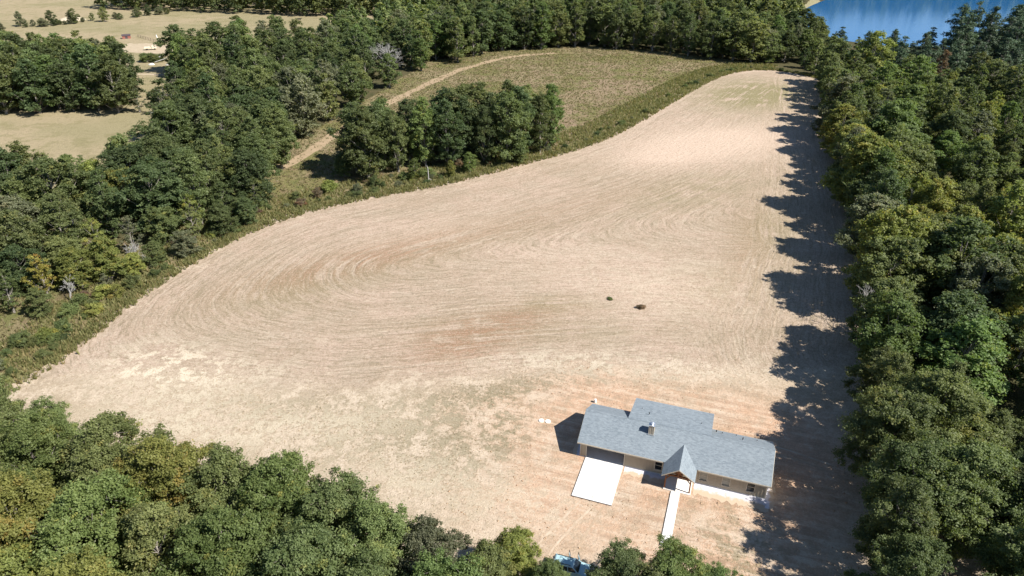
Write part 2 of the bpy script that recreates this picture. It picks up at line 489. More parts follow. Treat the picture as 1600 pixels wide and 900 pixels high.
g = sheet('ground', [(-1500,-300),(1500,-300),(1500,2600),(-1500,2600)], 0.0, M_FLOOR)
sheet('field', FIELD, 0.05, field_material(), step=1.2, jit=0.45, seed=3, grid=2.2, attrs=field_attrs)
TAN = [(42,300,30,30,0,.6),(22,245,16,20,0,.8),(60,330,26,12,-20,.4),(0,340,26,10,20,.3)]
sheet('meadow', MEADOW, 0.03, meadow_material(), step=2.5, jit=0.7, seed=4, grid=5, attrs=lambda P: {'tan': gauss(P, TAN)})
PASTURE = [(-100,190),(-118,172),(-150,150),(-260,170),(-520,330),(-900,800),(-300,800),(-60,640),(-62,530),(-60,505),(-100,470),(-120,400),(-126,330),(-122,300),(-118,262),(-112,236)]
sheet('pasture', PASTURE, 0.03, pasture_material(), step=5, jit=0.8, seed=5)

def ribbon(name, line, w, z, mat, seed=0, jit=0.12, it=2, step=1.5):
    p = densify(chaikin(line, it), step, 0, closed=False)
    rng = np.random.default_rng(seed)
    t = np.gradient(p, axis=0); t /= np.linalg.norm(t, axis=1)[:, None] + 1e-9
    nrm = np.stack([-t[:, 1], t[:, 0]], 1)
    wl = w/2*(1 + rng.normal(0, jit, len(p))); wr = w/2*(1 + rng.normal(0, jit, len(p)))
    for _ in range(2): wl = (wl+np.roll(wl,1)+np.roll(wl,-1))/3; wr = (wr+np.roll(wr,1)+np.roll(wr,-1))/3
    Lp, Rp = p + nrm*wl[:, None], p - nrm*wr[:, None]
    V = np.zeros((2*len(p), 3)); V[0::2, :2] = Rp; V[1::2, :2] = Lp; V[:, 2] = z
    F = np.array([(2*i, 2*i+2, 2*i+3, 2*i+1) for i in range(len(p)-1)])
    o = link(name, np_mesh(name, V, F), None, [mat]); o['kind'] = 'structure'
    return o
ribbon('dirt_track', [(-70,190),(-63,205),(-61.5,218),(-57,236),(-48.7,266),(-37.6,297.4),(-23.7,332),(0,363),(22,371)], 4.2, 0.055, M_TRACK, 1, .55)
ribbon('farm_lane', [(-185,319),(-171,321),(-155,319.6),(-140,316)], 2.6, 0.055, M_LANE, 2, .15)
ribbon('farm_yard', [(-212,388),(-196,384),(-182,381),(-166,386)], 22, 0.045, M_LANE, 6, .25)

# wheel tracks pressed into the bare soil
k = N('pressed_wheel_track'); f_ = k.noise(.7, 5, .7)
M_RUT = k.fin(k.mix(k.ramp(f_, .35, .65), (.362,.278,.198), (.459,.369,.278)), .95, .05)
k = N('damp_wheel_track'); f_ = k.noise(.9, 5, .7)
M_RUT2 = k.fin(k.mix(k.ramp(f_, .35, .65), (.306,.226,.153), (.390,.299,.216)), .95, .05)
def hp(u, v): return tuple(hw(u, v))
n_r = 0
for line, mt in (([hp(25.8,9.5),hp(29,9.2),hp(33,8),hp(38,7.2)], M_RUT2), ([hp(17,10),hp(21,10.6),hp(26,11.2),hp(33,9.6),hp(39,9)], M_RUT),
             ([hp(2.2,-8.2),hp(.8,-12),hp(-1,-17),hp(-2,-24)], M_RUT), ([hp(4,-8.2),hp(2.6,-12),hp(.8,-17),hp(-.2,-24)], M_RUT),
             ([hp(5.2,-8.2),hp(4.4,-12),hp(3.6,-17),hp(5,-22)], M_RUT2)):
    ribbon('wheel_track', line, .30, 0.056 + .001*(n_r % 5), mt, 20+n_r, .3, it=3, step=.5); n_r += 1

# pond
k = N('pond_water')
wv = k.noise(.8, 3, .6, vec=k.mapping((1, 2.0, 1)))
k.bump(wv, 0.22, 0.12)
POND_M = k.fin((.016,.105,.27), 0.08, 0.30)
POND = chaikin([(197,512),(186,480),(180,440),(184,400),(230,380),(330,384),(430,430),(520,520),(540,610),(480,640),(380,634),(300,636),(272,625),(246,590),(215,545)], 2, True)
sheet('pond', POND, 0.06, POND_M)
ribbon('pond_bank', [(172,470),(188,505),(199,525),(222,556),(240,592),(262,645)], 7, 0.045, M_BANK, 8, .3)

# ------------------------------------------------------------------ the house
def shingles(name, along_y=False):
    k = N(name)
    a = k.noise(.35, 4, .6); b = k.noise(2.6, 5, .75, vec=k.mapping((1, 2, 2))); c2 = k.noise(9, 3, .8, vec=k.mapping((1, 2.2, 2.2)))
    c = k.mix(k.ramp(b, .32, .68), (.153,.182,.204), (.221,.253,.275))
    c = k.mix(k.math('MULTIPLY', k.ramp(c2, .45, .7), .5), c, (.114,.139,.160))
    c = k.mix(k.math('MULTIPLY', k.ramp(a, .4, .7), .25), c, (.236,.267,.285))
    x, y, z = k.sep()
    course = k.math('FRACT', k.math('MULTIPLY', z, 1/.066))
    row = k.math('FLOOR', k.math('MULTIPLY', z, 1/.066))
    tab = k.math('FLOOR', k.math('ADD', k.math('MULTIPLY', y if along_y else x, 2.6), k.math('MULTIPLY', row, .37)))
    wn_ = k.n.new('ShaderNodeTexWhiteNoise'); k.l.new(k.comb(tab, row, k.math('FLOOR', k.math('MULTIPLY', x if along_y else y, .1))), wn_.inputs['Vector'])
    c = k.mix(k.math('MULTIPLY', k.ramp(wn_.outputs['Value'], .55, 1.0), .34), c, (.096,.117,.135))
    c = k.mix(k.math('MULTIPLY', k.ramp(wn_.outputs['Value'], .35, .0), .24), c, (.270,.304,.322))
    h = k.math('ADD', k.math('MULTIPLY', course, .5), k.math('MULTIPLY', c2, .5))
    k.bump(h, .5, .02)
    return k.fin(c, .85, .2)
M_SHINGLE = shingles('blue_grey_shingles')
M_SHINGLE_P = shingles('blue_grey_porch_shingles', True)
def siding(name, col):
    k = N(name)
    a = k.noise(1.2, 4, .6, vec=k.mapping((4, 4, .4))); b = k.noise(.5, 3)
    c = k.mix(a, tuple(x*.86 for x in col), tuple(x*1.1 for x in col))
    c = k.mix(k.math('MULTIPLY', k.ramp(b, .45, .7), .3), c, tuple(x*.8 for x in col))
    return k.fin(c, .75, .2)
M_SIDING = siding('tan_board_siding', (.400,.340,.254))
M_TRIM = siding('cream_trim', (.544,.481,.381))
M_CEDAR = siding('red_brown_timber', (.245,.105,.045))
M_BOARDS = siding('bare_sheathing', (.272,.173,.099))
def concrete(name, col):
    k = N(name)
    a, b = k.noise(.5, 5, .65), k.noise(6, 4, .7)
    c = k.mix(k.ramp(a, .35, .65), tuple(x*.94 for x in col), col)
    c = k.mix(k.math('MULTIPLY', k.ramp(b, .55, .75), .15), c, tuple(x*.75 for x in col))
    d_ = k.noise(.9, 6, .7)
    c = k.mix(k.math('MULTIPLY', k.ramp(d_, .52, .66), .4), c, (.46,.36,.26))
    k.bump(b, .15, .01)
    return k.fin(c, .8, .25)
M_CONC = concrete('fresh_concrete', (.612,.605,.590))
M_SLAB = concrete('garage_concrete', (.62,.60,.58))
M_PORCH = concrete('porch_concrete', (.74,.69,.62))
M_GLASS = plain('dark_window_glass', (.012,.016,.02), .3, 1, .05, .6)
M_SCREEN = plain('pale_screened_glass', (.30,.29,.24), .25, 6, .3, .4)
M_STEEL = plain('galvanised_steel', (.62,.66,.70), .1, 4, .32, .5, .8)
M_BLACK = plain('black_pipe', (.02,.02,.02), .2, 4, .5, .4)
M_DARKIN = plain('dim_interior_board', (.55,.50,.45), .15, 2, .9, .1)
M_SOFFIT = plain('soffit_board', (.55,.50,.42), .08, 3, .8, .2)

L, DEP, RID, RZ, EZ = 24.74, 8.1, 4.05, 5.05, 2.70
house = empty('farmhouse', (HP[0], HP[1], 0.05), HA)
tag(house, 'long single-storey house with blue-grey shingle roof, tan siding and small front gable', 'house')
HO = house
# concrete footing that the walls stand on
ft = MB().box(-.03, L+.03, -.03, DEP+.03, -.2, .12).build('foundation', M_SLAB, HO)
# front wall in runs between the openings
G0, G1 = .92, 6.15
WIN = [(10.83, M_GLASS, 'dark window beside the porch'), (16.75, M_SCREEN, 'pale screened window next to the porch'), (19.65, M_SCREEN, 'pale screened window in the middle of the wall'), (22.75, M_GLASS, 'dark window near the end of the wall')]
DOOR = (13.15, 14.15)
WW, WZ0, WZ1 = .92, .75, 2.12
opens = [(G0, G1, .0, 2.32)] + [(x-WW/2, x+WW/2, WZ0, WZ1) for x, *_ in WIN] + [(DOOR[0], DOOR[1], .1, 2.15)]
opens.sort()
def wall_run(mb, opens, x1, y0, y1, z1):
    x = 0.0
    for a, b, z0, zt in opens:
        mb.box(x, a, y0, y1, .12, z1)
        if z0 > .13: mb.box(a, b, y0, y1, .12, z0)
        mb.box(a, b, y0, y1, zt, z1)
        x = b
    mb.box(x, x1, y0, y1, .12, z1)
    return mb
w = wall_run(MB(), opens, L, 0, .15, 2.62).build('wall', M_SIDING, HO); w['label'] = 'front wall with garage opening'
def battens(xs, y, z0, z1, opens=()):
    mb = MB()
    for x in xs:
        segs = [(z0, z1)]
        for a, b, oz0, oz1 in opens:
            if a-.08 < x < b+.08:
                segs = [(s0, s1) for s0, s1 in ((z0, oz0-.08), (oz1+.08, z1)) if s1-s0 > .05]
        for s0, s1 in segs: mb.box(x-.035, x+.035, y-.045, y-.001, s0, s1)
    return mb
bt = battens(np.arange(.3, L-.1, .405), 0, .16, 2.60, opens).build('battens', M_SIDING, w); bt['kind'] = 'stuff'
MB().box(0, L, DEP-.15, DEP, .12, 2.62).build('wall', M_SIDING, HO)
for x0, x1 in ((.002, .15), (L-.15, L-.002)):
    MB().prism([(.152,.12),(DEP-.152,.12),(DEP-.152,2.62),(DEP-.2,2.68),(RID,4.78),(.2,2.68),(.152,2.62)], 'x', x0, x1).build('gable_wall', M_SIDING, HO)
for x in (-.012, L+.012-.1):                                        # corner boards
    MB().box(x, x+.1, -.032, .07, .14, 2.6).build('corner_board', M_TRIM, HO)
# garage room
MB().box(.15, 9.2, .15, 7.8, .121, .135).build('garage_floor', M_SLAB, HO)
MB().box(6.6, 6.75, .15, 7.8, .136, 2.6).build('partition', M_DARKIN, HO)
MB().box(.15, 6.6, 7.2, 7.3, .136, 2.6).build('garage_back_wall', M_DARKIN, HO)
MB().box(.15, L-.15, .15, DEP-.15, 2.56, 2.615).build('ceiling', M_DARKIN, HO)
for a in (G0-.11, G1+.001):
    MB().box(a, a+.109, -.05, -.002, .13, 2.32).build('door_jamb', M_TRIM, HO)
MB().box(G0-.11, G1+.11, -.052, -.002, 2.322, 2.46).build('door_header', M_TRIM, HO)
# windows
for x, gm, lab in WIN:
    wd = MB()
    a, b = x-WW/2, x+WW/2
    wd.box(a-.09, a, -.05, -.002, WZ0-.1, WZ1+.1).box(b, b+.09, -.05, -.002, WZ0-.1, WZ1+.1).box(a, b, -.05, -.002, WZ1, WZ1+.1).box(a, b, -.05, -.002, WZ0-.1, WZ0)
    wo = wd.build('window', M_TRIM, HO); wo['label'] = lab
    zm = (WZ0+WZ1)/2
    MB().box(a, b, .05, .09, zm-.035, zm+.035).build('meeting_rail', M_TRIM, wo)
    for z0, z1 in ((WZ0, zm-.036), (zm+.036, WZ1)):
        MB().box(a+.001, b-.001, .07, .085, z0, z1).build('pane', gm, wo)
    MB().box(a-.12, b+.12, -.10, -.051, WZ0-.12, WZ0-.06).build('sill', M_TRIM, wo)
# front door in the porch
dr = MB().box(DOOR[0]+.05, DOOR[1]-.05, .05, .1, .14, 2.1).build('door', M_CEDAR, HO)
MB().tube([(DOOR[1]-.14, .02, 1.05), (DOOR[1]-.14, .05, 1.05)], [.035, .035], 10).build('handle', M_BLACK, dr)
MB().box(DOOR[0]-.08, DOOR[0], -.05, -.002, .14, 2.24).box(DOOR[1], DOOR[1]+.08, -.05, -.002, .14, 2.24).box(DOOR[0], DOOR[1], -.05, -.002, 2.15, 2.24).build('door_frame', M_TRIM, HO)
# main roof
OV = .36
T = .13
fr = MB().prism([(-.42,EZ-T),(-.42,EZ),(RID,RZ),(RID,RZ-T)], 'x', -OV, L+OV).build('roof_slope', M_SHINGLE, HO)
bk = MB().prism([(DEP+.42,EZ-T),(DEP+.42,EZ),(RID+.001,RZ),(RID+.001,RZ-T)], 'x', -OV, L+OV).build('roof_slope', M_SHINGLE, HO)
MB().prism([(RID-.16,RZ-.075),(RID-.16,RZ-.055),(RID,RZ+.03),(RID+.16,RZ-.055),(RID+.16,RZ-.075)], 'x', -OV-.005, 5.5).build('ridge_cap', M_SHINGLE, fr)
MB().prism([(RID-.16,RZ-.075),(RID-.16,RZ-.055),(RID,RZ+.03),(RID+.16,RZ-.055),(RID+.16,RZ-.075)], 'x', 17.0, L+OV+.005).build('ridge_cap', M_SHINGLE, fr)
MB().box(-OV, 11.4, -.455, -.421, EZ-.2, EZ-.02).box(15.95, L+OV, -.455, -.421, EZ-.2, EZ-.02).build('fascia', M_TRIM, HO)
MB().box(-OV, L+OV, DEP+.421, DEP+.455, EZ-.2, EZ-.02).build('fascia', M_TRIM, HO)
for x in (-OV-.035, L+OV+.002):
    MB().prism([(-.42,EZ-.2),(-.42,EZ-.03),(RID,RZ-.03),(RID,RZ-.2)], 'x', x, x+.033).prism([(DEP+.42,EZ-.2),(DEP+.42,EZ-.03),(RID+.002,RZ-.03),(RID+.002,RZ-.2)], 'x', x, x+.033).build('barge_board', M_TRIM, HO)
MB().box(-OV+.01, 11.5, -.415, -.002, EZ-.26, EZ-.235).box(15.9, L+OV-.01, -.415, -.002, EZ-.26, EZ-.235).build('soffit', M_SOFFIT, HO)
# low shed-roofed room behind
WU0, WU1, WV1, WZB = 5.62, 16.9, 11.0, 3.48
wr = MB().prism([(RID,RZ+.035),(WV1,WZB),(WV1,WZB-T),(RID,RZ-.1)], 'x', WU0, WU1).build('rear_roof', M_SHINGLE, HO)
MB().box(WU0+.3, WU1-.3, WV1-.55, WV1-.4, 0, WZB-.08).build('rear_wall', M_SIDING, HO)
for x in (WU0+.3, WU1-.45):
    MB().prism([(DEP+.002,0),(WV1-.552,0),(WV1-.552,WZB-.06),(DEP+.5,3.85),(RID+.6,4.7),(DEP-.6,3.2),(DEP+.002,2.8)], 'x', x, x+.15).build('rear_side_wall', M_SIDING, HO)
MB().box(WU0, WU1, WV1+.001, WV1+.034, WZB-.2, WZB-.02).build('fascia', M_TRIM, HO)
# chimney
ch = MB().box(8.74, 9.46, 2.6, 3.3, 3.9, 5.72).build('chimney', M_SIDING, HO)
for x, y in ((8.725,2.585),(9.375,2.585),(8.725,3.215),(9.375,3.215)):
    MB().box(x, x+.1, y, y+.1, 3.95, 5.71).build('corner_board', M_TRIM, ch)
MB().box(8.93, 9.0, 2.58, 2.6, 4.35, 5.7).box(9.2, 9.27, 2.58, 2.6, 4.35, 5.7).build('battens', M_TRIM, ch)
MB().box(8.68, 9.52, 2.54, 3.36, 5.721, 5.78).build('chimney_cap', M_STEEL, ch, bevel=.01)
MB().tube([(9.1,2.95,5.781),(9.1,2.95,6.02)], [.2,.2], 14).tube([(9.1,2.95,6.02),(9.1,2.95,6.05),(9.1,2.95,6.16)], [.29,.29,.08], 14).build('flue', M_STEEL, ch, smooth=False)
MB().box(8.60, 9.60, 2.44, 2.6, 4.29, 4.315).build('flashing', M_STEEL, ch)
# vent pipes through the back roof
def rz_back(v): return RZ - (v-RID)*(RZ-EZ)/(DEP+.42-RID)
def rz_rear(v): return RZ+.035 - (v-RID)*(RZ+.035-WZB)/(WV1-RID)
for u, v, zf, r, hgt in ((8.2,6.4,rz_rear,.06,.42),(7.0,7.8,rz_rear,.05,.16),(15.4,7.0,rz_rear,.06,.18),(17.5,7.0,rz_back,.07,.4),(18.3,6.9,rz_back,.05,.25),(20.2,7.5,rz_back,.05,.2),(21.0,5.8,rz_back,.07,.42),(22.9,6.9,rz_back,.05,.2)):
    z = zf(v)
    p = MB().tube([(u,v,z-.05),(u,v,z+hgt)], [r, r], 10).build('vent_pipe', M_BLACK, HO)
    MB().tube([(u,v,z-.03),(u,v,z+.06)], [r*2.2, r*1.2], 10).build('vent_boot', M_STEEL, p)
# porch: gable roof on timber posts
PX0, PX1, PXC, PF, PEZ, PRZ = 11.52, 15.82, 13.67, -2.85, 2.62, 4.14
sl = (PRZ-PEZ)/(PXC-PX0)
def main_v(z): return -.42 + (z-EZ)*(RID+.42)/(RZ-EZ)
def porch_slope(sgn):
    e = PX0 if sgn < 0 else PX1
    b_e, b_r = main_v(PEZ+.12)+.25, main_v(PRZ)+.3
    top = [(e,PF,PEZ),(PXC,PF,PRZ),(PXC,b_r,PRZ),(e,b_e,PEZ)]
    bot = [(x,y,z-.13) for x, y, z in top]
    return MB().add(top+bot, [(0,1,2,3),(7,6,5,4),(0,4,5,1),(1,5,6,2),(2,6,7,3),(3,7,4,0)]).build('porch_roof', M_SHINGLE_P, HO)
porch_slope(-1); porch_slope(1)
for px in (12.1, 15.3):
    p = MB().box(px-.09, px+.09, -2.4, -2.22, .12, 2.42).build('porch_post', M_CEDAR, HO)
    MB().box(px-.12, px+.12, -2.43, -2.19, .1205, .2).build('post_base', M_STEEL, p)
    MB().box(px-.08, px+.08, -2.2, -.03, 2.24, 2.42).build('side_beam', M_CEDAR, HO)
MB().box(11.7, 15.66, -2.41, -2.21, 2.421, 2.60).build('front_beam', M_CEDAR, HO)
MB().bar((PXC,-2.35,2.6),(PXC,-2.35,3.92), .16, .16).build('king_post', M_CEDAR, HO)
for s in (-1, 1):
    MB().bar((PXC+s*2.0,-2.36,2.60),(PXC+s*.08,-2.36,3.93), .14, .16).build('rafter', M_CEDAR, HO)
    MB().bar((PXC+s*.08,-2.31,2.75),(PXC+s*.95,-2.31,3.22), .12, .13).build('truss_strut', M_CEDAR, HO)
    MB().bar((PXC+s*1.55,-2.31,1.75),(PXC+s*1.0,-2.31,2.42), .1, .11).build('knee_brace', M_CEDAR, HO)
    MB().prism([(PXC+s*2.13,PEZ-.15),(PXC+s*2.13,PEZ-.02),(PXC,PRZ-.02),(PXC,PRZ-.17)], 'y', PF-.035, PF-.002).build('barge_board', M_TRIM, HO)
MB().box(12.5, 14.9, -.3, -.06, 2.2, 2.6).build('porch_wall_boards', M_BOARDS, HO)
MB().box(11.95, 15.5, -2.6, -.035, -.1, .12).build('porch_slab', M_PORCH, HO)

# things standing in the garage
def bucket(loc, col, lab, r=.16, h=.38):
    e = empty('bucket', loc); tag(e, lab, 'bucket')
    MB().tube([(0,0,0),(0,0,h)], [r*.85, r], 14).build('pail', col, e)
    MB().tube([(0,0,h),(0,0,h+.02)], [r*1.05, r*1.05], 14).build('rim', M_STEEL, e)
    return e
px = hw(4.6, 2.2); bucket((px[0], px[1], .187), M_BLACK, 'dark bucket standing on the garage floor')
px = hw(2.6, 4.2)
e = empty('tool_chest', (px[0], px[1], .187), HA); tag(e, 'dark chest at the back of the open garage', 'chest')
MB().box(-.55,.55,-.3,.3,.06,.7).build('case', M_BLACK, e, bevel=.02)
MB().box(-.56,.56,-.31,.31,.705,.86).build('lid', plain('dark_blue_lid', (.03,.035,.06), .2, 3, .4), e, bevel=.02)
for sx in (-.45,.45):
    for sy in (-.22,.22): MB().tube([(sx,sy,.0),(sx,sy,.065)], [.05,.05], 8).build('foot', M_BLACK, e)

# concrete drive and front walk, each with sawn joints between poured panels
def panels(name, us, vs_, z0, z1, mat):
    root = empty(name, (HP[0], HP[1], 0.05), HA); root['kind'] = 'structure'
    for i in range(len(us)-1):
        for j in range(len(vs_)-1):
            MB().box(us[i]+.016, us[i+1]-.016, vs_[j]+.016, vs_[j+1]-.016, z0, z1).build('concrete_panel', mat, root)
    return root
panels('driveway', [.86, 3.52, 6.18], [-7.72, -3.95, -.06], -.1, .09, M_CONC)
panels('walkway', [13.02, 14.22], [-12.0, -10.6, -9.1, -7.5, -5.9, -4.25, -2.615], -.1, .07, M_CONC)
# thin form boards left standing along the drive and walk
M_FORM = plain('grey_form_board', (.10,.085,.075), .2, 4, .9, .1)
for (u0,u1,v0,v1,lab) in ((.80,.845,-7.8,-.1,'thin dark board lying along the long side of the driveway'), (.86,6.2,-7.80,-7.745,'thin dark board across the open end of the driveway'), (12.95,13.0,-12,-2.65,'thin dark board lying along the front walk')):
    o = MB().box(u0,u1,v0,v1,-.05,.075).build('form_board', M_FORM)
    o.location = (HP[0],HP[1],.05); o.rotation_euler = (0,0,HA)
    tag(o, lab, 'board')
M_STAKE = plain('stake_wood', (.16,.12,.09), .2, 5, .9, .1)
for i in range(5):
    q = hw(1.2+i*1.1, -7.86)
    o = MB().box(-.025,.025,-.02,.02,-.2,.22).prism([(-.025,.22),(.025,.22),(0,.27)], 'y', -.02, .02).build('form_stake', M_STAKE)
    o.location = (q[0],q[1],.05); o.rotation_euler = (0,0,HA); tag(o, 'short wooden stake at the open end of the driveway', 'stake', 'stakes holding the driveway form board')

# white plastic sheeting lying round the footing, dusted with soil
k = N('dusty_white_sheeting')
a, b, c2 = k.noise(1.1, 6, .7), k.noise(4, 5, .75), k.noise(.5, 3)
x, y, z = k.sep()
c = k.mix(k.ramp(b, .35, .65), (.577,.569,.592), (.473,.458,.518))
c = k.mix(k.ramp(k.math('ADD', a, k.math('MULTIPLY', k.attr('edge'), .75)), .72, .98), c, (.444,.347,.248))
k.bump(b, .6, .05)
M_SHEETING = k.fin(c, .6, .25)
def apron(name, u0, u1, v0, v1, outer, lab, z):
    """strip by the wall; 'edge' grows towards the ragged outer side"""
    n = max(8, int(max(u1-u0, abs(v1-v0))/.3))
    rng = np.random.default_rng(int(abs(u0*7+v1*3)))
    V, E, F = [], [], []
    m = 6
    for i in range(n+1):
        t = i/n
        rag = 1 + rng.normal(0, .10)
        for j in range(m+1):
            s = j/m
            if outer == 'v-': p = (u0+(u1-u0)*t, v1-(v1-v0)*s*rag)
            elif outer == 'u-': p = (u1-(u1-u0)*s*rag, v0+(v1-v0)*t)
            else: p = (u0+(u1-u0)*s*rag, v0+(v1-v0)*t)
            V.append((p[0], p[1], .012 + .02*rng.random()*(1-s)*(s > 0))); E.append(s)
    for i in range(n):
        for j in range(m):
            q = i*(m+1)+j; F.append((q, q+1, q+m+2, q+m+1))
    me = np_mesh(name, V, F, attrs={'edge': E})
    o = link(name, me, None, [M_SHEETING])
    o.location = (HP[0],HP[1],.05+z); o.rotation_euler = (0,0,HA)
    return tag(o, lab, 'plastic sheet')
apron('plastic_sheeting', 15.75, L+.5, -2.1, -.04, 'v-', 'dusty white sheeting on the ground below the three windows', .004)
apron('plastic_sheeting', 6.4, 11.9, -1.6, -.04, 'v-', 'dusty white sheeting between the driveway and the porch', .004)
apron('plastic_sheeting', L+.04, L+1.15, -1.6, DEP-.4, 'u+', 'white sheeting on the shaded ground along the gable by the wood', .009)
apron('plastic_sheeting', -1.1, -.04, -.1, DEP-.3, 'u-', 'white sheeting in the shadow of the garage gable', .009)

# two pale round septic lids, a white drum behind the house
M_LID = concrete('pale_lid', (.78,.76,.70))
for x, y in ((4.4,81.6),(5.35,81.4)):
    e = empty('septic_lid', (x,y,.05)); tag(e, 'round pale concrete lid lying on bare clay beside the gable shadow', 'lid', 'round septic lids')
    MB().tube([(0,0,-.05),(0,0,.12),(0,0,.15)], [.40,.40,.34], 20).build('cover', M_LID, e)
    MB().tube([(-.1,0,.15),(-.1,0,.2),(.1,0,.2),(.1,0,.15)], [.012]*4, 6).build('lift_ring', M_BLACK, e)
e = empty('water_drum', (12.9,86.0,.05)); e.scale = (.7,.7,.7); tag(e, 'small white drum on the ground behind the garage corner', 'drum')
MB().tube([(0,0,0),(0,0,.05),(0,0,.8),(0,0,.9)], [.26,.3,.3,.22], 16).build('barrel', plain('white_plastic',(.75,.75,.73),.06,3,.4), e)
MB().tube([(0,0,.9),(0,0,.95)], [.06,.06], 10).build('cap', M_BLACK, e)

# ------------------------------------------------------------------ the car in the yard
def car():
    root = empty('parked_car', (6.75, 54.75, .05), R(-17))
    tag(root, 'pale blue car parked under the trees with two doors swung open', 'car')
    paint = plain('pale_blue_car_paint', (.30,.44,.48), .03, 1, .22, .6)
    glass = plain('car_glass', (.015,.02,.025), .2, 1, .04, .8)
    rub = plain('tyre_rubber', (.02,.02,.02), .2, 6, .9, .2)
    trimm = plain('black_car_trim', (.03,.03,.032), .15, 4, .6, .3)
    W = .90
    # lower body with wheel arches
    prof = [(-2.2,.42),(-1.83,.36)]
    for cx in (-1.35, 1.38):
        prof += [(cx+.42*math.cos(t), .36+.40*math.sin(t)) for t in np.linspace(math.pi, 0, 9)]
    prof += [(2.05,.38),(2.18,.5),(2.2,.78),(2.05,.93),(1.15,1.06),(-2.1,1.06),(-2.25,.9),(-2.24,.55)]
    body = MB().prism(prof, 'y', -W, W).build('body', paint, root, bevel=.03)
    # hood, slightly domed
    hd = MB().add([(1.05,-.78,1.06),(2.05,-.72,.93),(2.05,.72,.93),(1.05,.78,1.06),(1.1,-.6,1.11),(2.0,-.55,.975),(2.0,.55,.975),(1.1,.6,1.11)],
                  [(4,5,6,7),(0,1,5,4),(1,2,6,5),(2,3,7,6),(3,0,4,7)]).build('hood', paint, root)
    # greenhouse: dark glass block, pillars and roof panel
    bx_, tx = [(-2.1,-.86),(1.08,-.86),(1.08,.86),(-2.1,.86)], [(-1.88,-.70),(.38,-.70),(.38,.70),(-1.88,.70)]
    lo = [(x,y,1.06) for x,y in bx_]; hi = [(x,y,1.62) for x,y in tx]
    MB().add([(lo+hi)[q] for q in (0,1,5,4)], [(0,1,2,3)]).build('side_window', glass, root)
    MB().add([(lo+hi)[q] for q in (2,3,7,6)], [(0,1,2,3)]).build('side_window', glass, root)
    MB().add([(lo+hi)[q] for q in (1,2,6,5)], [(0,1,2,3)]).build('windshield', glass, root)
    MB().add([(lo+hi)[q] for q in (3,0,4,7)], [(0,1,2,3)]).build('rear_window', glass, root)
    for s in (-1, 1):
        for xb, xt in ((1.08,.38),(-.15,-.25),(-1.3,-1.25),(-2.1,-1.88)):
            MB().bar((xb,s*.862,1.05),(xt,s*.705,1.62), .08, .05).build('pillar', paint, root)
        MB().bar((-1.7,s*.56,1.76),(.1,s*.56,1.76), .05, .05).build('roof_rail', trimm, root)
        MB().box(.72,.9, s*.92-.08, s*.92+.08, 1.06, 1.2).build('wing_mirror', paint, root, bevel=.02)
        MB().box(2.13,2.2, s*.68-.17, s*.68+.17, .68, .82).build('headlight', plain('headlight_lens',(.7,.72,.75),.05,2,.1,.6), root, bevel=.015)
        MB().box(-2.265,-2.2, s*.74-.1, s*.74+.1, .68, .98).build('tail_light', plain('tail_lens',(.35,.02,.02),.1,2,.15,.6), root, bevel=.015)
        for cx in (-1.35, 1.38):
            wh = MB().tube([(cx,s*.68,.33),(cx,s*.70,.33),(cx,s*.89,.33),(cx,s*.91,.33)], [.28,.34,.34,.28], 20).build('wheel', rub, root)
            MB().tube([(cx,s*.90,.33),(cx,s*.925,.33)], [.2,.17], 14).build('rim', M_STEEL, wh)
    MB().add([(-1.92,-.73,1.6),(.42,-.73,1.6),(.42,.73,1.6),(-1.92,.73,1.6),(-1.78,-.6,1.7),(.26,-.6,1.7),(.26,.6,1.7),(-1.78,.6,1.7)],
             [(4,5,6,7),(0,1,5,4),(1,2,6,5),(2,3,7,6),(3,0,4,7),(3,2,1,0)]).build('roof', paint, root)
    # far-side doors open outward
    for hx, ang in ((.95, 62), (-.2, 66)):
        d = MB().prism([(0,.42),(-1.02,.42),(-1.02,1.04),(-.95,1.08),(-.1,1.08),(0,1.0)], 'y', -.03, .03).build('door', paint, root, bevel=.012)
        d.location = (hx, .93, 0); d.rotation_euler = (0, 0, -R(ang))
        fm = MB().bar((-.92,0,1.06),(-.86,0,1.55), .05,.04).bar((-.86,0,1.55),(-.4,0,1.58), .05,.04).bar((-.4,0,1.58),(-.04,0,1.06), .05,.04).build('window_frame', trimm, d)
    MB().box(2.16,2.26,-.82,.82,.4,.56).build('bumper', trimm, root, bevel=.02)
    MB().box(-2.31,-2.21,-.82,.82,.42,.6).build('bumper', trimm, root, bevel=.02)
    MB().box(2.19,2.225,-.45,.45,.62,.78).build('grille', trimm, root)
    MB().box(-1.6,1.2,-.6,.6,.3,.42).build('underbody', trimm, root)
    return root
car()

# ------------------------------------------------------------------ trees
def unit(a): return a / (np.linalg.norm(a, axis=-1, keepdims=True) + 1e-9)

def leaves_mesh(name, pos, nrm, size, tone, hue, rng, slim=.62):
    n = len(pos)
    t = unit(np.cross(nrm, rng.normal(size=(n, 3))))
    b = np.cross(nrm, t)
    s = size[:, None]
    fold = nrm * s * rng.uniform(-.25, .25, (n, 1))
    v = np.empty((n, 4, 3))
    v[:, 0] = pos - t*s - fold; v[:, 1] = pos - b*s*slim + fold
    v[:, 2] = pos + t*s - fold; v[:, 3] = pos + b*s*slim + fold
    f = np.arange(n*4).reshape(n, 4)
    return np_mesh(name, v.reshape(-1, 3), f, attrs={'tone': np.repeat(tone, 4), 'hue': np.repeat(hue, 4)})

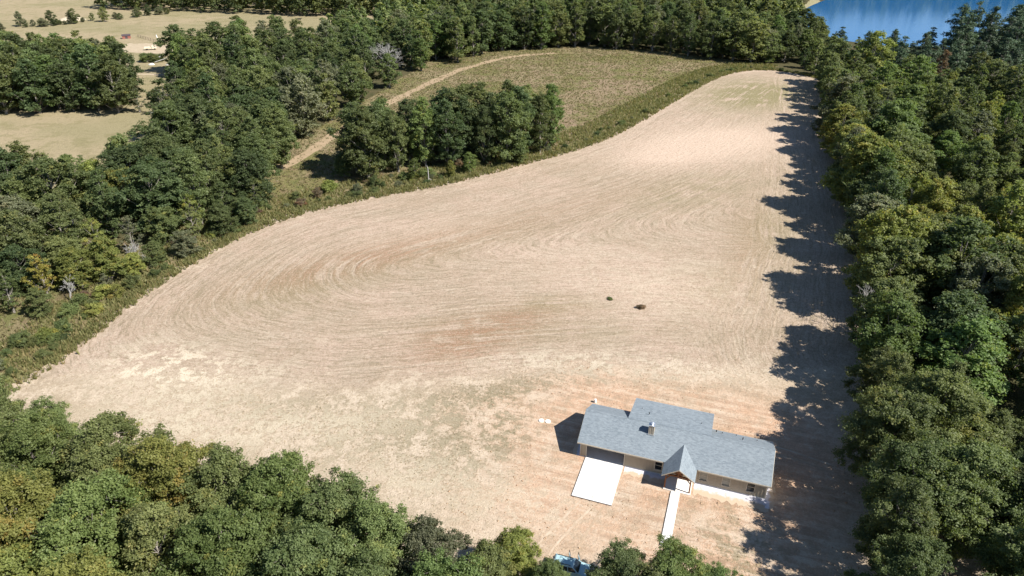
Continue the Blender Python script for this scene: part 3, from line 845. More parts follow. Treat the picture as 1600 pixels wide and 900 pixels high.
def profile(shape, t):
    if shape == 'round': return np.sqrt(np.clip(1-(1.75*t-.75)**2, .05, 1))
    if shape == 'tall': return np.clip(np.sin(np.pi*np.clip(t*.86+.12, 0, 1)), .1, 1)**.8
    if shape == 'pine': return np.clip((1-t)**.52, .10, 1)*np.clip(t*5+.35, 0, 1)
    return np.sqrt(np.clip(1-(1.5*t-.5)**2, .08, 1))

def make_tree(seed, shape, H, CR, base, lobes, dens, ls, twigs=0, gappy=0.0):
    """returns (trunk mesh, crown mesh); all in metres, foot at the origin"""
    rng = np.random.default_rng(seed)
    t = (np.arange(lobes)+rng.uniform(.1, .9, lobes))/lobes
    pr = profile(shape, t)
    ang = np.arange(lobes)*2.39996 + rng.uniform(-.5, .5, lobes)
    rad = CR*pr*rng.uniform(.22, .86, lobes)*(t < .95)
    ls_r = CR*rng.uniform(.20, .36, lobes)*(.65+.35*pr)
    if shape == 'pine':
        rad = CR*pr*rng.uniform(.30, .75, lobes); ls_r = CR*(.24+.14*rng.random(lobes))*(.45+.55*pr)
    zc = base + (H-base)*(.06+.88*t + rng.normal(0, .03, lobes))
    zc = np.minimum(zc, H-ls_r*.7)
    lean = rng.normal(0, .05*CR, 2)
    cen = np.stack([np.cos(ang)*rad+lean[0]*t, np.sin(ang)*rad+lean[1]*t, zc], 1)
    mid = np.array([0, 0, base+(H-base)*.4])
    cpos, cdir, ctone, chue, crad, clobe = [], [], [], [], [], []
    for i in range(lobes):
        nc = max(6, int(dens*6.0*ls_r[i]**2))
        d = unit(rng.normal(size=(nc*2, 3)) + np.array([0, 0, .25]) + .45*unit(cen[i]-mid))
        d = d[d[:, 2] > -.55][:nc]
        p = cen[i] + d*ls_r[i]*rng.uniform(.40, 1.34, (len(d), 1))*np.array([1, 1, .82 if shape != 'pine' else .55])
        keep = np.ones(len(d), bool)
        for j in range(lobes):
            if j != i: keep &= np.linalg.norm((p-cen[j])/np.array([1,1,.85]), axis=1) > ls_r[j]*.55
        keep &= rng.random(len(d)) > gappy
        p, d = p[keep], d[keep]
        lt, lh = rng.normal(0, .12), rng.random()
        cpos.append(p); cdir.append(d)
        ctone.append(np.clip(.5+lt+rng.normal(0, .17, len(p)), 0, 1))
        chue.append(np.clip(rng.random(len(p))*.72+lh*.28, 0, 1))
        crad.append(rng.uniform(.24, .56, len(p))*(.75+.05*CR)); clobe.append(np.full(len(p), i))
    cpos, cdir = np.concatenate(cpos), np.concatenate(cdir)
    ctone, chue, crad, clobe = map(np.concatenate, (ctone, chue, crad, clobe))
    per = np.maximum(3, (crad**2 * 9.5/(ls**2*1.25)).astype(int))
    idx = np.repeat(np.arange(len(cpos)), per)
    n = len(idx)
    g_ = rng.normal(size=(n, 3)); g_ *= np.minimum(1, 1.7/np.linalg.norm(g_, axis=1))[:, None]*np.where(rng.random(n) < .2, 1.9, 1.0)[:, None]
    pos = cpos[idx] + g_*crad[idx, None]*np.array([.62, .62, .42])
    nrm = unit(rng.normal(size=(n, 3))*.70 + cdir[idx]*.60 + np.array([0, 0, .70]))
    size = ls*rng.uniform(.65, 1.3, n)
    tone = np.clip(ctone[idx]+rng.normal(0, .14, n), 0, 1)
    hue = np.clip(chue[idx]+rng.normal(0, .05, n), 0, 1)
    crown = leaves_mesh('crown', pos, nrm, size, tone, hue, rng, .30 if shape == 'pine' else .62)
    # trunk and limbs
    mb = MB()
    tp = [(0,0,-.3),(0,0,.4)]; top = base+(H-base)*(.62 if shape != 'pine' else .93)
    for q in (.3,.55,.8,1): tp.append((rng.normal(0,.12)*q+lean[0]*q, rng.normal(0,.12)*q+lean[1]*q, top*q))
    r0 = .017*H+.02
    mb.tube(tp, [r0*1.45, r0*1.05, r0*.85, r0*.65, r0*.4, r0*.14], 7)
    for i in range(lobes):
        zb = min(top*.9, max(base*.75, cen[i][2]-1.1*np.hypot(*cen[i][:2])-.5))
        q = zb/top
        a = np.array([lean[0]*q, lean[1]*q, zb]); e = cen[i]
        m = (a+e)/2 + np.array([0,0,-.15*np.hypot(*(e-a)[:2])]) + rng.normal(0,.15,3)
        rb = r0*.38*(1-.4*q)
        mb.tube([a, m, e], [rb, rb*.7, rb*.35], 5, False)
        if twigs:
            own = np.where(clobe == i)[0]
            for w_ in own[rng.permutation(len(own))[:twigs]]:
                e2 = cpos[w_]+cdir[w_]*.15
                m2 = (e+e2)/2+rng.normal(0,.12,3)
                mb.tube([e, m2, e2], [rb*.33, rb*.22, .012], 4, False)
    me = bpy.data.meshes.new('trunk'); me.from_pydata(mb.v, [], mb.f); me.update()
    for p in me.polygons: p.use_smooth = True
    me.materials.append(BARK); crown.materials.append(LEAF['green'])
    return me, crown

def bare_tree_mesh(seed, H, spread=.55, levels=4, thick=1.0):
    rng = np.random.default_rng(seed)
    mb = MB()
    def grow(p, d, ln, r, lv):
        m = p + d*ln*.5 + rng.normal(0, .05*ln, 3); e = p + d*ln + rng.normal(0, .06*ln, 3)
        mb.tube([p, m, e], [r, r*.8, r*.55], 5 if lv > 1 else 4, False)
        if lv == 0: return
        for _ in range(rng.integers(3, 5)):
            nd = unit(d + rng.normal(0, spread, 3) + np.array([0,0,.12]))
            s = rng.uniform(.35, 1)
            grow(p+(e-p)*s, nd, ln*rng.uniform(.55,.78), max(.018, r*.5), lv-1)
    grow(np.array([0,0,-.2]), np.array([0,0,1.]), H*.34, .016*H*thick+.03, levels)
    me = bpy.data.meshes.new('branches'); me.from_pydata(mb.v, [], mb.f); me.update()
    me.materials.append(BARK_DEAD)
    return me

VAR = {}
def variants(key, n, **kw):
    VAR[key] = [make_tree(1000+hash_(key)+i*7, **{k_: (v(i) if callable(v) else v) for k_, v in kw.items()}) for i in range(n)]
def hash_(s): return sum(ord(c)*(i+3) for i, c in enumerate(s)) % 900
NR = random.Random(5)
variants('near_round', 4, shape='round', H=15, CR=lambda i: 5.7+.3*(i % 3), base=2.8, lobes=lambda i: 34+2*i, dens=2.1, ls=.126, twigs=6, gappy=.36)
variants('near_tall', 2, shape='tall', H=17, CR=5.0, base=2.4, lobes=lambda i: 36+i, dens=2.1, ls=.126, twigs=5, gappy=.32)
variants('mid_round', 5, shape='round', H=16, CR=lambda i: 5.5+.3*(i % 3), base=1.4, lobes=lambda i: 32+2*i, dens=1.8, ls=.185, twigs=2, gappy=.18)
variants('mid_tall', 6, shape='tall', H=18, CR=lambda i: 4.7+.25*(i % 3), base=1.2, lobes=lambda i: 36+2*i, dens=1.8, ls=.185, twigs=1, gappy=.18)
variants('mid_thin', 4, shape='tall', H=14, CR=3.4, base=2.0, lobes=26, dens=1.7, ls=.14, twigs=3, gappy=.42)
variants('far_round', 5, shape='round', H=18, CR=5.9, base=.8, lobes=lambda i: 30+2*i, dens=1.5, ls=.27, gappy=.12)
variants('far_tall', 5, shape='tall', H=20, CR=5.3, base=.6, lobes=lambda i: 34+2*i, dens=1.5, ls=.27, gappy=.12)
variants('far_pine', 5, shape='pine', H=19, CR=5.2, base=2.0, lobes=lambda i: 34+i, dens=1.9, ls=.40, gappy=.06)
variants('shrub', 4, shape='dome', H=3.0, CR=1.8, base=.25, lobes=14, dens=4.2, ls=.12, gappy=.10)
VAR['sapling'] = VAR['mid_thin']
BASE_H = {'near_round': 15, 'near_tall': 17, 'mid_round': 16, 'mid_tall': 18, 'mid_thin': 14, 'far_round': 18, 'far_tall': 20, 'far_pine': 19, 'shrub': 3.0, 'sapling': 14}

def plant(key, x, y, h, tint, label, group, wide=1.0, name=None, rng=NR):
    trunk, crown = VAR[key][rng.randrange(len(VAR[key]))]
    s = h/BASE_H[key]
    pine = tint == 'pine'
    name = name or ('pine_tree' if pine else 'shrub' if key == 'shrub' else 'autumn_tree' if tint in ('yellow','gold','rust','olive') else 'slender_tree' if key.endswith('tall') else 'broadleaf_tree')
    root = empty(name, (x, y, 0), rng.uniform(0, 6.283))
    root.scale = (s*wide, s*wide, s)
    tag(root, label, 'shrub' if key == 'shrub' else 'tree', group)
    tr = bpy.data.objects.new('trunk', trunk); cr = bpy.data.objects.new('crown', crown)
    for o in (tr, cr): C.objects.link(o); o.parent = root
    cr.material_slots[0].link = 'OBJECT'; cr.material_slots[0].material = LEAF[tint]
    return root

def scatter(poly, d, seed, taken=(), tries=9000, edge=None):
    rng = np.random.default_rng(seed)
    poly = np.array(poly, float)
    lo, hi = poly.min(0), poly.max(0)
    P = rng.uniform(lo, hi, (tries, 2)); P = P[inside(P, poly)]
    out = [np.array(t, float) for t in taken]; res = []
    for p in P:
        dd = d(p) if callable(d) else d
        if not out or np.min(np.hypot(*(np.array(out)-p).T)) > dd:
            out.append(p); res.append(tuple(p))
    return res

def wpick(rng, weights):
    ks = list(weights); return rng.choices(ks, [weights[k_] for k_ in ks])[0]

def lod(x, y):
    d = math.hypot(x, y)
    return 'near' if d < 95 else 'mid' if d < 235 else 'far'

PLANTED = []
def stand(poly, d, seed, weights, hr, phrase, group, taken=(), tall=.5, tintfn=None, wide=(.82,1.36), first=()):
    rng = random.Random(seed)
    for (x, y) in list(first) + scatter(poly, d, seed, list(taken)+list(first)):
        tint = (tintfn(x, y, rng) if tintfn else None) or wpick(rng, weights)
        h = rng.uniform(*hr)
        L_ = lod(x, y)
        if x > 0 and y < 96: h = min(h, 17)*.9
        if 120 < x < 212 and y > 318: h *= .74
        if x > 208 and y > 312: h *= 1.45
        if tint == 'pine': key = 'far_pine'
        elif tint == 'thin': key = 'mid_thin'; tint = wpick(rng, {'yellow': 3, 'olive': 4, 'grey': 2, 'rust': 1}); h *= .85
        else: key = L_ + ('_tall' if rng.random() < tall else '_round')
        kind = 'pine tree' if tint == 'pine' else ('thin-crowned tree' if key == 'mid_thin' else 'slender-crowned tree' if key.endswith('tall') else 'broad-crowned tree')
        f_h = (h/(.85 if key == 'mid_thin' else 1)-hr[0])/(hr[1]-hr[0])
        size_w = 'tall ' if f_h > .68 else 'low ' if f_h < .3 else ''
        edge = dist_line(np.array([[x, y]]), np.array(poly), True)[0] < 6.5
        plant(key, x, y, h, tint, f'{size_w}{LEAF_WORD[tint]} {kind} {"on the rim of" if edge else "deep inside"} {phrase}', group, rng.uniform(*wide), rng=rng)
        PLANTED.append((x, y))

# --- wood along the shaded side of the field, beside the house
WOOD_A = [(132,300),(109,236),(88.5,176),(77,137),(64.5,106),(54.5,84),(48.5,68),(43.5,54),(39,40),(58,36),(74,54),(116,122),(188,236),(236,312),(290,378),(245,370),(200,364),(172,374),(150,360),(132,330)]
def tint_a(x, y, rng):
    if y > 285 and x > 150 and rng.random() < .88: return 'pine'
    # a looser, yellower part of the wood
    e = ((x-103)/22)**2 + ((y-130)/36)**2
    if e < 1: return wpick(rng, {'thin': 3, 'yellow': 5, 'olive': 4, 'grey': 1})
    if y < 92: return wpick(rng, {'bright': 5, 'green': 5, 'dark': 2, 'olive': 1.5})
    return None
SPECIAL = [(145,290),(143,281),(66,103.5),(78,118),(74,98)]
er = np.random.default_rng(77)
EDGE_A = [tuple(q+np.array([2.2, -.6])+er.normal(0, .9, 2)) for q in densify([(131,302),(108,236),(87.5,176),(76,137),(63.5,106),(51.8,84),(45.6,68),(40.6,54),(36.6,42)], 5.6, 0, closed=False)]
EDGE_A += [(56,62),(62.5,70),(59,54.5),(50.5,58),(66,62),(55,72)]
EDGE_A = [q for q in EDGE_A if math.hypot(q[0]-64.5, q[1]-104) > 3.6]
stand(WOOD_A, lambda p: 6.1+.0075*math.hypot(*p), 11, {'dark': 4, 'green': 6, 'bright': 3, 'olive': 4, 'grey': 1.4, 'yellow': 2.2, 'rust': .08}, (12,20), 'the wood shading the field', 'trees of the wood shading the field', taken=SPECIAL, tintfn=tint_a, first=EDGE_A)
plant('far_round', 145, 290, 23, 'yellow', 'large yellow-green round-crowned tree standing before the pines by the pond', 'trees of the wood shading the field', 1.25)
plant('mid_round', 78, 118, 17, 'olive', 'broad pale olive tree rising behind the bleached leafless tree', 'trees of the wood shading the field', 1.2)
plant('mid_thin', 74, 98, 12, 'rust', 'thin rusty red-brown tree beside the bleached leafless tree', 'trees of the wood shading the field', 1.5)
# --- wood closing the far end of the field
WOOD_B = [(-28,345),(-2,377),(33,386),(66,376),(95,357),(114,345),(128,340),(140,345),(170,395),(150,420),(90,415),(20,425),(-40,412),(-42,370)]
stand(WOOD_B, 8.4, 12, {'dark': 6, 'green': 6, 'olive': 1.6, 'grey': 1.2, 'bright': .8}, (18,24), 'the wood closing the far field end', 'trees at the far end of the field', tall=.6)
# --- thick wood between the dirt track and the pastures
WOOD_C = [(-76,152),(-64,166),(-63,184),(-72,208),(-63,245),(-51,292),(-39,338),(-12,375),(-40,400),(-85,368),(-138,372),(-152,330),(-138,290),(-122,258),(-112,236),(-108,214),(-100,194),(-92,176)]
stand(WOOD_C, lambda p: 7.0+.006*math.hypot(*p), 13, {'dark': 6, 'green': 7, 'bright': 1.4, 'olive': 1.5, 'grey': 1.2}, (13.5,21), 'the thick wood beside the dirt track', 'trees between dirt track and pasture', taken=[(-55,319),(-56.5,311),(-51,327),(-51,304),(-60,305),(-48,314)])
# --- wood between the weedy margin and the small pasture
WOOD_D = [(-104,106),(-101,118),(-94,133),(-86,145),(-77,156),(-92,176),(-106,172),(-128,166),(-140,160),(-128,135),(-118,112)]
stand(WOOD_D, 7.4, 14, {'dark': 3, 'green': 5, 'olive': 3.5, 'grey': 1.4, 'yellow': 2.5}, (12,17), 'the wood behind the weedy margin', 'trees between margin and small pasture')
# --- wood between the two pastures
WOOD_E = [(-200,254),(-170,253),(-143,254),(-152,280),(-172,312),(-205,318),(-245,316)]
stand(WOOD_E, 8.0, 15, {'dark': 4, 'green': 6, 'bright': 1.5, 'olive': 1.5, 'grey': 1}, (17,22), 'the wood between both pastures', 'trees between the two pastures')
for x, y, h, t in ((-137,256,9,'grey'),(-131,262,8,'olive'),(-127,252,10,'grey'),(-121,248,8,'rust'),(-124,262,11,'grey'),(-117,240,9,'olive'),(-107,218,9,'grey'),(-103,206,10,'rust'),(-112,226,7,'grey')):
    plant('mid_thin', x, y, h, t, f'{LEAF_WORD[t]} scraggly tree in the gap between wood and small pasture', 'scraggly trees by the small pasture', 1.4)
plant('far_round', -215, 312, 15, 'gold', 'golden tree at the back edge of the wood between the two pastures', 'trees between the two pastures', 1.2)
# --- grove standing alone in the meadow
GROVE = [(-50,192),(-41,185),(-21,191),(-7,195),(5,204),(13,214),(8,222),(-14,213),(-38,206)]
stand(GROVE, 6.6, 16, {'dark': 6, 'green': 5, 'bright': .8, 'olive': .6}, (17,21), 'the grove in the meadow', 'trees of the meadow grove', tall=.7)
for x, y, h, t, w_ in ((-17,187,5,'yellow',.9),(-27,185,6,'bright',1.2),(-47,187,7,'green',1.3),(-12,191,6,'bright',1.1),(2,199,6,'green',1.2)):
    plant('mid_round', x, y, h, t, f'small {LEAF_WORD[t]} bushy tree at the foot of the meadow grove', 'small trees at the foot of the grove', w_)
# --- weedy margin: golden and scraggly trees
for x, y, h, t, k_ in ((-94,113,9,'olive','mid_thin'),(-91,119,9.5,'gold','mid_thin'),(-86,122.5,9,'yellow','mid_round'),(-82,126,9.5,'yellow','mid_round'),(-97,106,9,'yellow','mid_thin'),(-76,133,5.5,'green','mid_round'),(-71,137,6,'grey','mid_round'),
                       (-98,99,8,'yellow','mid_round'),(-80,120.5,4.5,'grey','mid_thin'),(-72,144,9,'olive','mid_thin'),(-67,148.5,8,'green','mid_round'),(-91,100,4,'grey','mid_thin'),(-63,154,7,'dark','mid_round')):
    plant(k_, x, y, h, t, f'small {LEAF_WORD[t]} {"thin-crowned" if k_ == "mid_thin" else "bushy"} tree on the weedy field margin', 'small trees on the weedy margin', 1.25)
# --- big trees across the yard from the garage
FG = [(-66,66,15,'green'),(-57,63,15,'bright'),(-48,61.5,15,'olive'),(-40,59,15.5,'yellow'),(-32,57.5,14.5,'olive'),(-25.5,57,15,'bright'),(-19.5,54.5,14,'green'),(-14,51.5,13,'olive'),(-8.5,50,12.5,'grey'),
      (-70,57,15,'green'),(-61,53,15.5,'green'),(-52,52.5,16,'yellow'),(-44,50.5,16,'bright'),(-36,49,16,'olive'),(-28,48.5,15.5,'bright'),(-21,46.5,15,'green'),(-13.5,44,14,'green'),(-6.5,43.5,13,'bright'),
      (-57,44,16,'dark'),(-49,42.5,16,'yellow'),(-40,41,16,'yellow'),(-31,40,15.5,'bright'),(-22,38.5,15,'green'),(-77,68,13,'bright'),(-72,75,12,'green'),(-80,81,9,'bright'),(-62,72,10,'olive'),(-3,49.5,11,'olive'),(-84,73,13,'green')]
OAK_NOTE = {'green': 'mid green', 'dark': 'dark green', 'olive': 'olive', 'yellow': 'yellowing', 'grey': 'grey-green', 'gold': 'golden', 'bright': 'bright green'}
fr_rng = random.Random(44)
for x, y, h, t in FG:
    plant('near_round' if fr_rng.random() < .8 else 'near_tall', x, y, h, t, f'{"tall " if h > 15.2 else "low " if h < 13 else ""}{OAK_NOTE[t]} spreading tree {"on the field side" if y > 56 else "in the heart"} of the stand across the yard', 'trees across the yard from the garage', fr_rng.uniform(.92, 1.08), name='oak_tree', rng=fr_rng)
plant('near_round', 0.6, 53.2, 8.0, 'yellow', 'small thin yellowish tree beside the parked car', 'yard trees', .95, name='oak_tree')
plant('near_round', 4.4, 49.2, 7.2, 'green', 'small mid green tree just behind the parked car', 'yard trees', .9, name='oak_tree')
plant('near_round', 11.6, 50.0, 8.6, 'dark', 'compact dark green tree between the parked car and the front walk', 'yard trees', 1.12, name='oak_tree')
plant('near_round', 17.6, 49.6, 9.0, 'bright', 'compact bright green tree at the end of the front walk', 'yard trees', 1.12, name='oak_tree')
plant('near_round', 14.6, 47.2, 8.8, 'green', 'mid green tree filling the space between the two compact yard trees', 'yard trees', 1.2, name='oak_tree')
plant('near_round', 21.4, 48.6, 7.2, 'bright', 'low bright green tree past the end of the front walk', 'yard trees', 1.1, name='oak_tree')

# --- leafless trees
def bare(seed, x, y, h, label, spread=.55, levels=4, thick=.7):
    e = empty('bare_tree', (x, y, 0)); tag(e, label, 'tree')
    o = link('branches', bare_tree_mesh(seed, h, spread, levels, thick), e)
    return e
bt = bare(3, -54.5, 313, 20, 'tall bleached leafless tree standing in the wood near the dirt track', .6, 5, 1.25)
bt.scale = (1.5, 1.5, 1.05)
bare(8, 63.2, 104.3, 12, 'bleached leafless tree leaning from the shady wood towards the field', .6, 5, 1.0)
bare(5, -85.5, 117.5, 7, 'small bleached leafless tree among the golden trees', .6, 4)
bare(6, -80, 131, 9, 'thin grey leafless tree on the weedy margin near the small pasture wood', .5, 4)
bare(9, -125, 243, 9, 'fallen-looking grey leafless tree at the edge of the small pasture', .8, 4)
bm_v = [bare_tree_mesh(60+i, 15, .5, 4, .8) for i in range(3)]
bw = random.Random(21)
for x, y, h, w_ in ((92,150,15,'wood shading the field'),(101,178,15,'wood shading the field'),(70,92,14,'wood shading the field'),(84,128,14,'wood shading the field'),(-82,230,17,'wood beside the dirt track'),(-100,262,18,'wood beside the dirt track'),(-70,280,18,'wood beside the dirt track'),(-110,150,14,'wood behind the weedy margin'),(-96,140,13,'wood behind the weedy margin'),(-165,285,19,'wood between both pastures')):
    e = empty('bare_tree', (x, y, 0), bw.uniform(0, 6)); e.scale = (h/15*.8, h/15*.8, h/15*1.15)
    tag(e, f'grey leafless treetop standing among the green crowns of the {w_}', 'tree', f'leafless trees in the {w_}')
    o = bpy.data.objects.new('branches', bw.choice(bm_v)); C.objects.link(o); o.parent = e
e = empty('dead_snag', (-23, 182.5, 0)); tag(e, 'slim pale dead snag at the foot of the meadow grove', 'snag')
MB().tube([(0,0,-.2),(.05,0,2),(.0,.05,4.2),(-.25,.1,5)], [.16,.13,.1,.04], 8).build('trunk', BARK_DEAD, e)
MB().tube([(.02,0,1.4),(.8,0,.9),(1.5,.1,.05)], [.07,.05,.04], 6).build('limb', BARK_DEAD, e)

# --- shrubs on the margin, at the far fence line and in the field
sr = random.Random(9)
FLA_ = densify(FIELD_LEFT, 1.0, 0, closed=False)
mp = densify(chaikin([(p[0]-3.4, p[1]+3.2) for p in FIELD_LEFT[3:40]], 1), 5.0, 0, closed=False)
for q in mp:
    for _ in range(sr.choice([0,1,1,2])):
        t = sr.choice(['olive','green','green','grey','yellow','rust'])
        plant('shrub', q[0]+sr.uniform(-6,1.6), q[1]+sr.uniform(-2.5,4), sr.uniform(.9,2.8), t, f'low {LEAF_WORD[t]} shrub in the weedy strip along the field', 'shrubs of the weedy strip', sr.uniform(.9,1.4), rng=sr)
for i in range(70):
    q = FLA_[sr.randrange(6, len(FLA_)-14)]; t = sr.choice(['dark','green','green','grey','olive'])
    plant('shrub', q[0]-sr.uniform(.2,3.2), q[1]+sr.uniform(.2,3.2), sr.uniform(.6,1.6), t, f'small {LEAF_WORD[t]} brushy shrub on the very edge of the tilled field', 'brush on the edge of the field', sr.uniform(1.0,1.9), rng=sr)
for x, y, h, t, k_ in ((-100,112,10,'green','mid_round'),(-96,121,10,'dark','mid_round'),(-91,127,9,'olive','mid_round'),(-88,134,10,'yellow','mid_thin'),(-83,138,9,'grey','mid_thin'),(-78,143,9,'green','mid_round'),(-88,112,6,'green','mid_round'),(-78,128,5,'yellow','mid_round'),(-101,94,8,'green','mid_round'),(-94,94,6,'yellow','mid_thin'),(-104,102,10,'yellow','mid_round'),(-74,149,10,'yellow','mid_thin'),(-69,156,10,'green','mid_round'),(-64,163,9,'olive','mid_thin')):
    plant(k_, x, y, h, t, f'{LEAF_WORD[t]} {"thin-crowned" if k_ == "mid_thin" else "bushy"} young tree at the foot of the wood behind the weedy margin', 'young trees behind the weedy margin', 1.2, rng=sr)
plant('shrub', 24.7, 114.6, .75, 'rust', 'lone dark brown bush in the tilled field', None, 2.0)
plant('shrub', 19.1, 118.0, .4, 'olive', 'low weedy tuft in the tilled field near the dark brown bush', None, 2.8)
for i in range(34):
    f_ = sr.random()
    x, y = -328+f_*88+sr.uniform(-7,7), 424+f_*86+sr.uniform(-6,6)
    h = sr.choice([2.5,3,3.5,4,5,7,9]); t = sr.choice(['grey','grey','olive','green','dark'])
    plant('far_round', x, y, h, t, f'{"tall " if h > 6 else "low " if h < 4 else ""}{LEAF_WORD[t]} bush on the fence line between the far pastures', 'bushes on the far fence line', sr.uniform(1.1,2.0) if h < 6 else 1.1, name='field_bush', rng=sr)
# --- woods beyond the pastures and round the pond: far-off masses
def mass(name, poly, d, seed, tints, hr, label):
    """far-off wood that reads as one mass: a handful of crowns repeated on points"""
    rng = random.Random(seed)
    root_pts = scatter(poly, d, seed, tries=4000)
    V, F, mats, tone, hue, mi = [], [], [], [], [], []
    parts = []
    n0 = 0
    for t in tints: mats.append(LEAF[t])
    for (x, y) in root_pts:
        t = rng.randrange(len(tints))
        _, cr = VAR['mass_tree'][rng.randrange(len(VAR['mass_tree']))]
        co = np.empty(len(cr.vertices)*3, np.float32); cr.vertices.foreach_get('co', co); co = co.reshape(-1, 3)
        a = rng.uniform(0, 6.28); s = rng.uniform(*hr)/19
        r_ = np.array([[math.cos(a), -math.sin(a), 0], [math.sin(a), math.cos(a), 0], [0, 0, 1]])
        V.append(co @ r_.T * s + np.array([x, y, 0])); F.append(np.arange(len(co)).reshape(-1, 4)+n0); n0 += len(co)
        for nm, dst in (('tone', tone), ('hue', hue)):
            b_ = np.empty(len(co), np.float32); cr.attributes[nm].data.foreach_get('value', b_); dst.append(b_)
        mi.append(np.full(len(co)//4, t, np.int32))
    me = np_mesh(name, np.concatenate(V), np.concatenate(F), attrs={'tone': np.concatenate(tone), 'hue': np.concatenate(hue)})
    for m in mats: me.materials.append(m)
    me.polygons.foreach_set('material_index', np.concatenate(mi))
    o = link(name, me)
    return tag(o, label, 'wood', kind='stuff')
variants('mass_tree', 4, shape='tall', H=19, CR=5.4, base=1.2, lobes=18, dens=1.0, ls=.85, gappy=.05)
mass('far_wood', [(-300,538),(-228,520),(-180,512),(-140,500),(-104,498),(-84,506),(-66,530),(-70,575),(-300,590)], 7.6, 31, ['dark','green','dark'], (17,22), 'dark wood along the far side of the large pasture')
mass('far_wood', [(-92,372),(-45,404),(-40,440),(-62,500),(-90,512),(-70,470),(-88,420)], 10, 32, ['green','dark','olive'], (16,20), 'wood running back from the end of the dirt track beside the far pasture')
mass('far_wood', [(-45,432),(20,434),(90,424),(150,428),(120,500),(60,520),(-50,510)], 11, 36, ['dark','green','olive'], (17,22), 'deep wood behind the trees at the far end of the field')
mass('far_wood', [(268,640),(330,641),(420,641),(490,646),(560,620),(600,690),(420,700),(250,690)], 8.5, 33, ['green','olive','dark'], (19,25), 'wood on the far shore of the pond')
mass('far_wood', [(118,425),(168,425),(186,500),(205,545),(236,592),(250,660),(180,660),(120,560)], 11, 34, ['green','dark','olive'], (16,20), 'wood behind the sandy bank of the pond')
mass('far_wood', [(300,384),(400,415),(430,425),(520,510),(560,600),(620,560),(520,440),(400,380),(300,372)], 11.5, 35, ['pine','dark','pine'], (17,21), 'dark wood on the near shore of the pond past the pines')

# ------------------------------------------------------------------ grass and weeds (nobody could count them)
def blades(name, P, hmin, hmax, wid, mat, per=3, seed=0, z=.03, lean=.35):
    rng = np.random.default_rng(seed)
    n = len(P)*per
    idx = np.repeat(np.arange(len(P)), per)
    h = rng.uniform(hmin, hmax, n)
    a = rng.uniform(0, 2*np.pi, n)
    off = rng.normal(0, wid*.9, (n, 2))
    b = np.zeros((n, 3)); b[:, :2] = P[idx]+off; b[:, 2] = z
    s = np.stack([np.cos(a), np.sin(a), np.zeros(n)], 1)*wid*rng.uniform(.5, 1.2, (n, 1))
    tip = b.copy(); tip[:, 2] += h; tip[:, :2] += rng.normal(0, lean, (n, 2))*h[:, None]
    V = np.stack([b-s, b+s, tip+s*.55, tip-s*.55], 1).reshape(-1, 3)
    tn = np.clip(rng.random(len(P))[idx]*.7+rng.random(n)*.3, 0, 1); hu = np.clip(rng.random(len(P))[idx], 0, 1)
    me = np_mesh(name, V, np.arange(n*4).reshape(n, 4), attrs={'tone': np.repeat(tn, 4), 'hue': np.repeat(hu, 4)})
    return link(name, me, None, [mat])
M_WEED = leaf_mat('weeds', (.096,.106,.036), (.215,.212,.082), (.244,.200,.087), .18, .4)
M_GRASS = leaf_mat('meadow_grass', (.148,.133,.056), (.311,.258,.141), (.171,.184,.063), .3, .4)
M_STRAW = leaf_mat('dry_stubble', (.209,.167,.097), (.404,.334,.223), (.167,.153,.070), .12, .35)
def rand_in(poly, n, seed, frac=None):
    rng = np.random.default_rng(seed); poly = np.array(poly, float)
    P = rng.uniform(poly.min(0), poly.max(0), (n, 2))
    return P[inside(P, poly)]
FLA = np.array(FIELD_LEFT)
P = rand_in(MEADOW, 190000, 41)
d = dist_line(P, FLA); rng = np.random.default_rng(42)
strip = np.concatenate([P[(d < 13)], (FLA[rng.integers(8, len(FLA), 5000)] + rng.normal(0, .9, (5000, 2)))]); TRK = [(-70,190),(-63,205),(-61.5,218),(-57,236),(-48.7,266),(-37.6,297.4),(-23.7,332),(0,363),(30,371)]
rest = P[(d >= 13) & ((dist_line(P, TRK) > 2.3) | (rng.random(len(P)) < .25))]; rest = rest[rng.random(len(rest)) < .55*(1-.6*gauss(rest, TAN))]
tag(blades('tall_weeds', strip, .25, 1.0, .10, M_WEED, 5, 43), 'tall green and brown weeds along the edge of the field', 'weeds', kind='stuff')
tag(blades('meadow_grass', rest, .15, .45, .14, M_GRASS, 3, 44, lean=.7), 'rough tan and green grass of the meadow', 'grass', kind='stuff')
P = rand_in(TILLED, 340000, 45); P = P[(P[:, 1] < 200)]
tag(blades('field_stubble', P, .03, .09, .05, M_STRAW, 1, 46, z=.05, lean=.8), 'dry stubble strewn over the tilled field', 'stubble', kind='stuff')
P = rand_in(FIELD, 260000, 47); P = P[(P[:, 1] < 100)]
A_ = field_attrs(P); rng = np.random.default_rng(48)
P = P[rng.random(len(P)) < A_['dry']*.75]
hl = (P-HP) @ np.stack([HU, HV], 1); P = P[~((hl[:, 0] > -1.5) & (hl[:, 0] < L+1.5) & (hl[:, 1] > -9) & (hl[:, 1] < 12))]
tag(blades('dry_weeds', P, .04, .14, .06, M_STRAW, 2, 49, z=.05, lean=.6), 'patches of dry weeds on the bare sandy ground', 'weeds', kind='stuff')

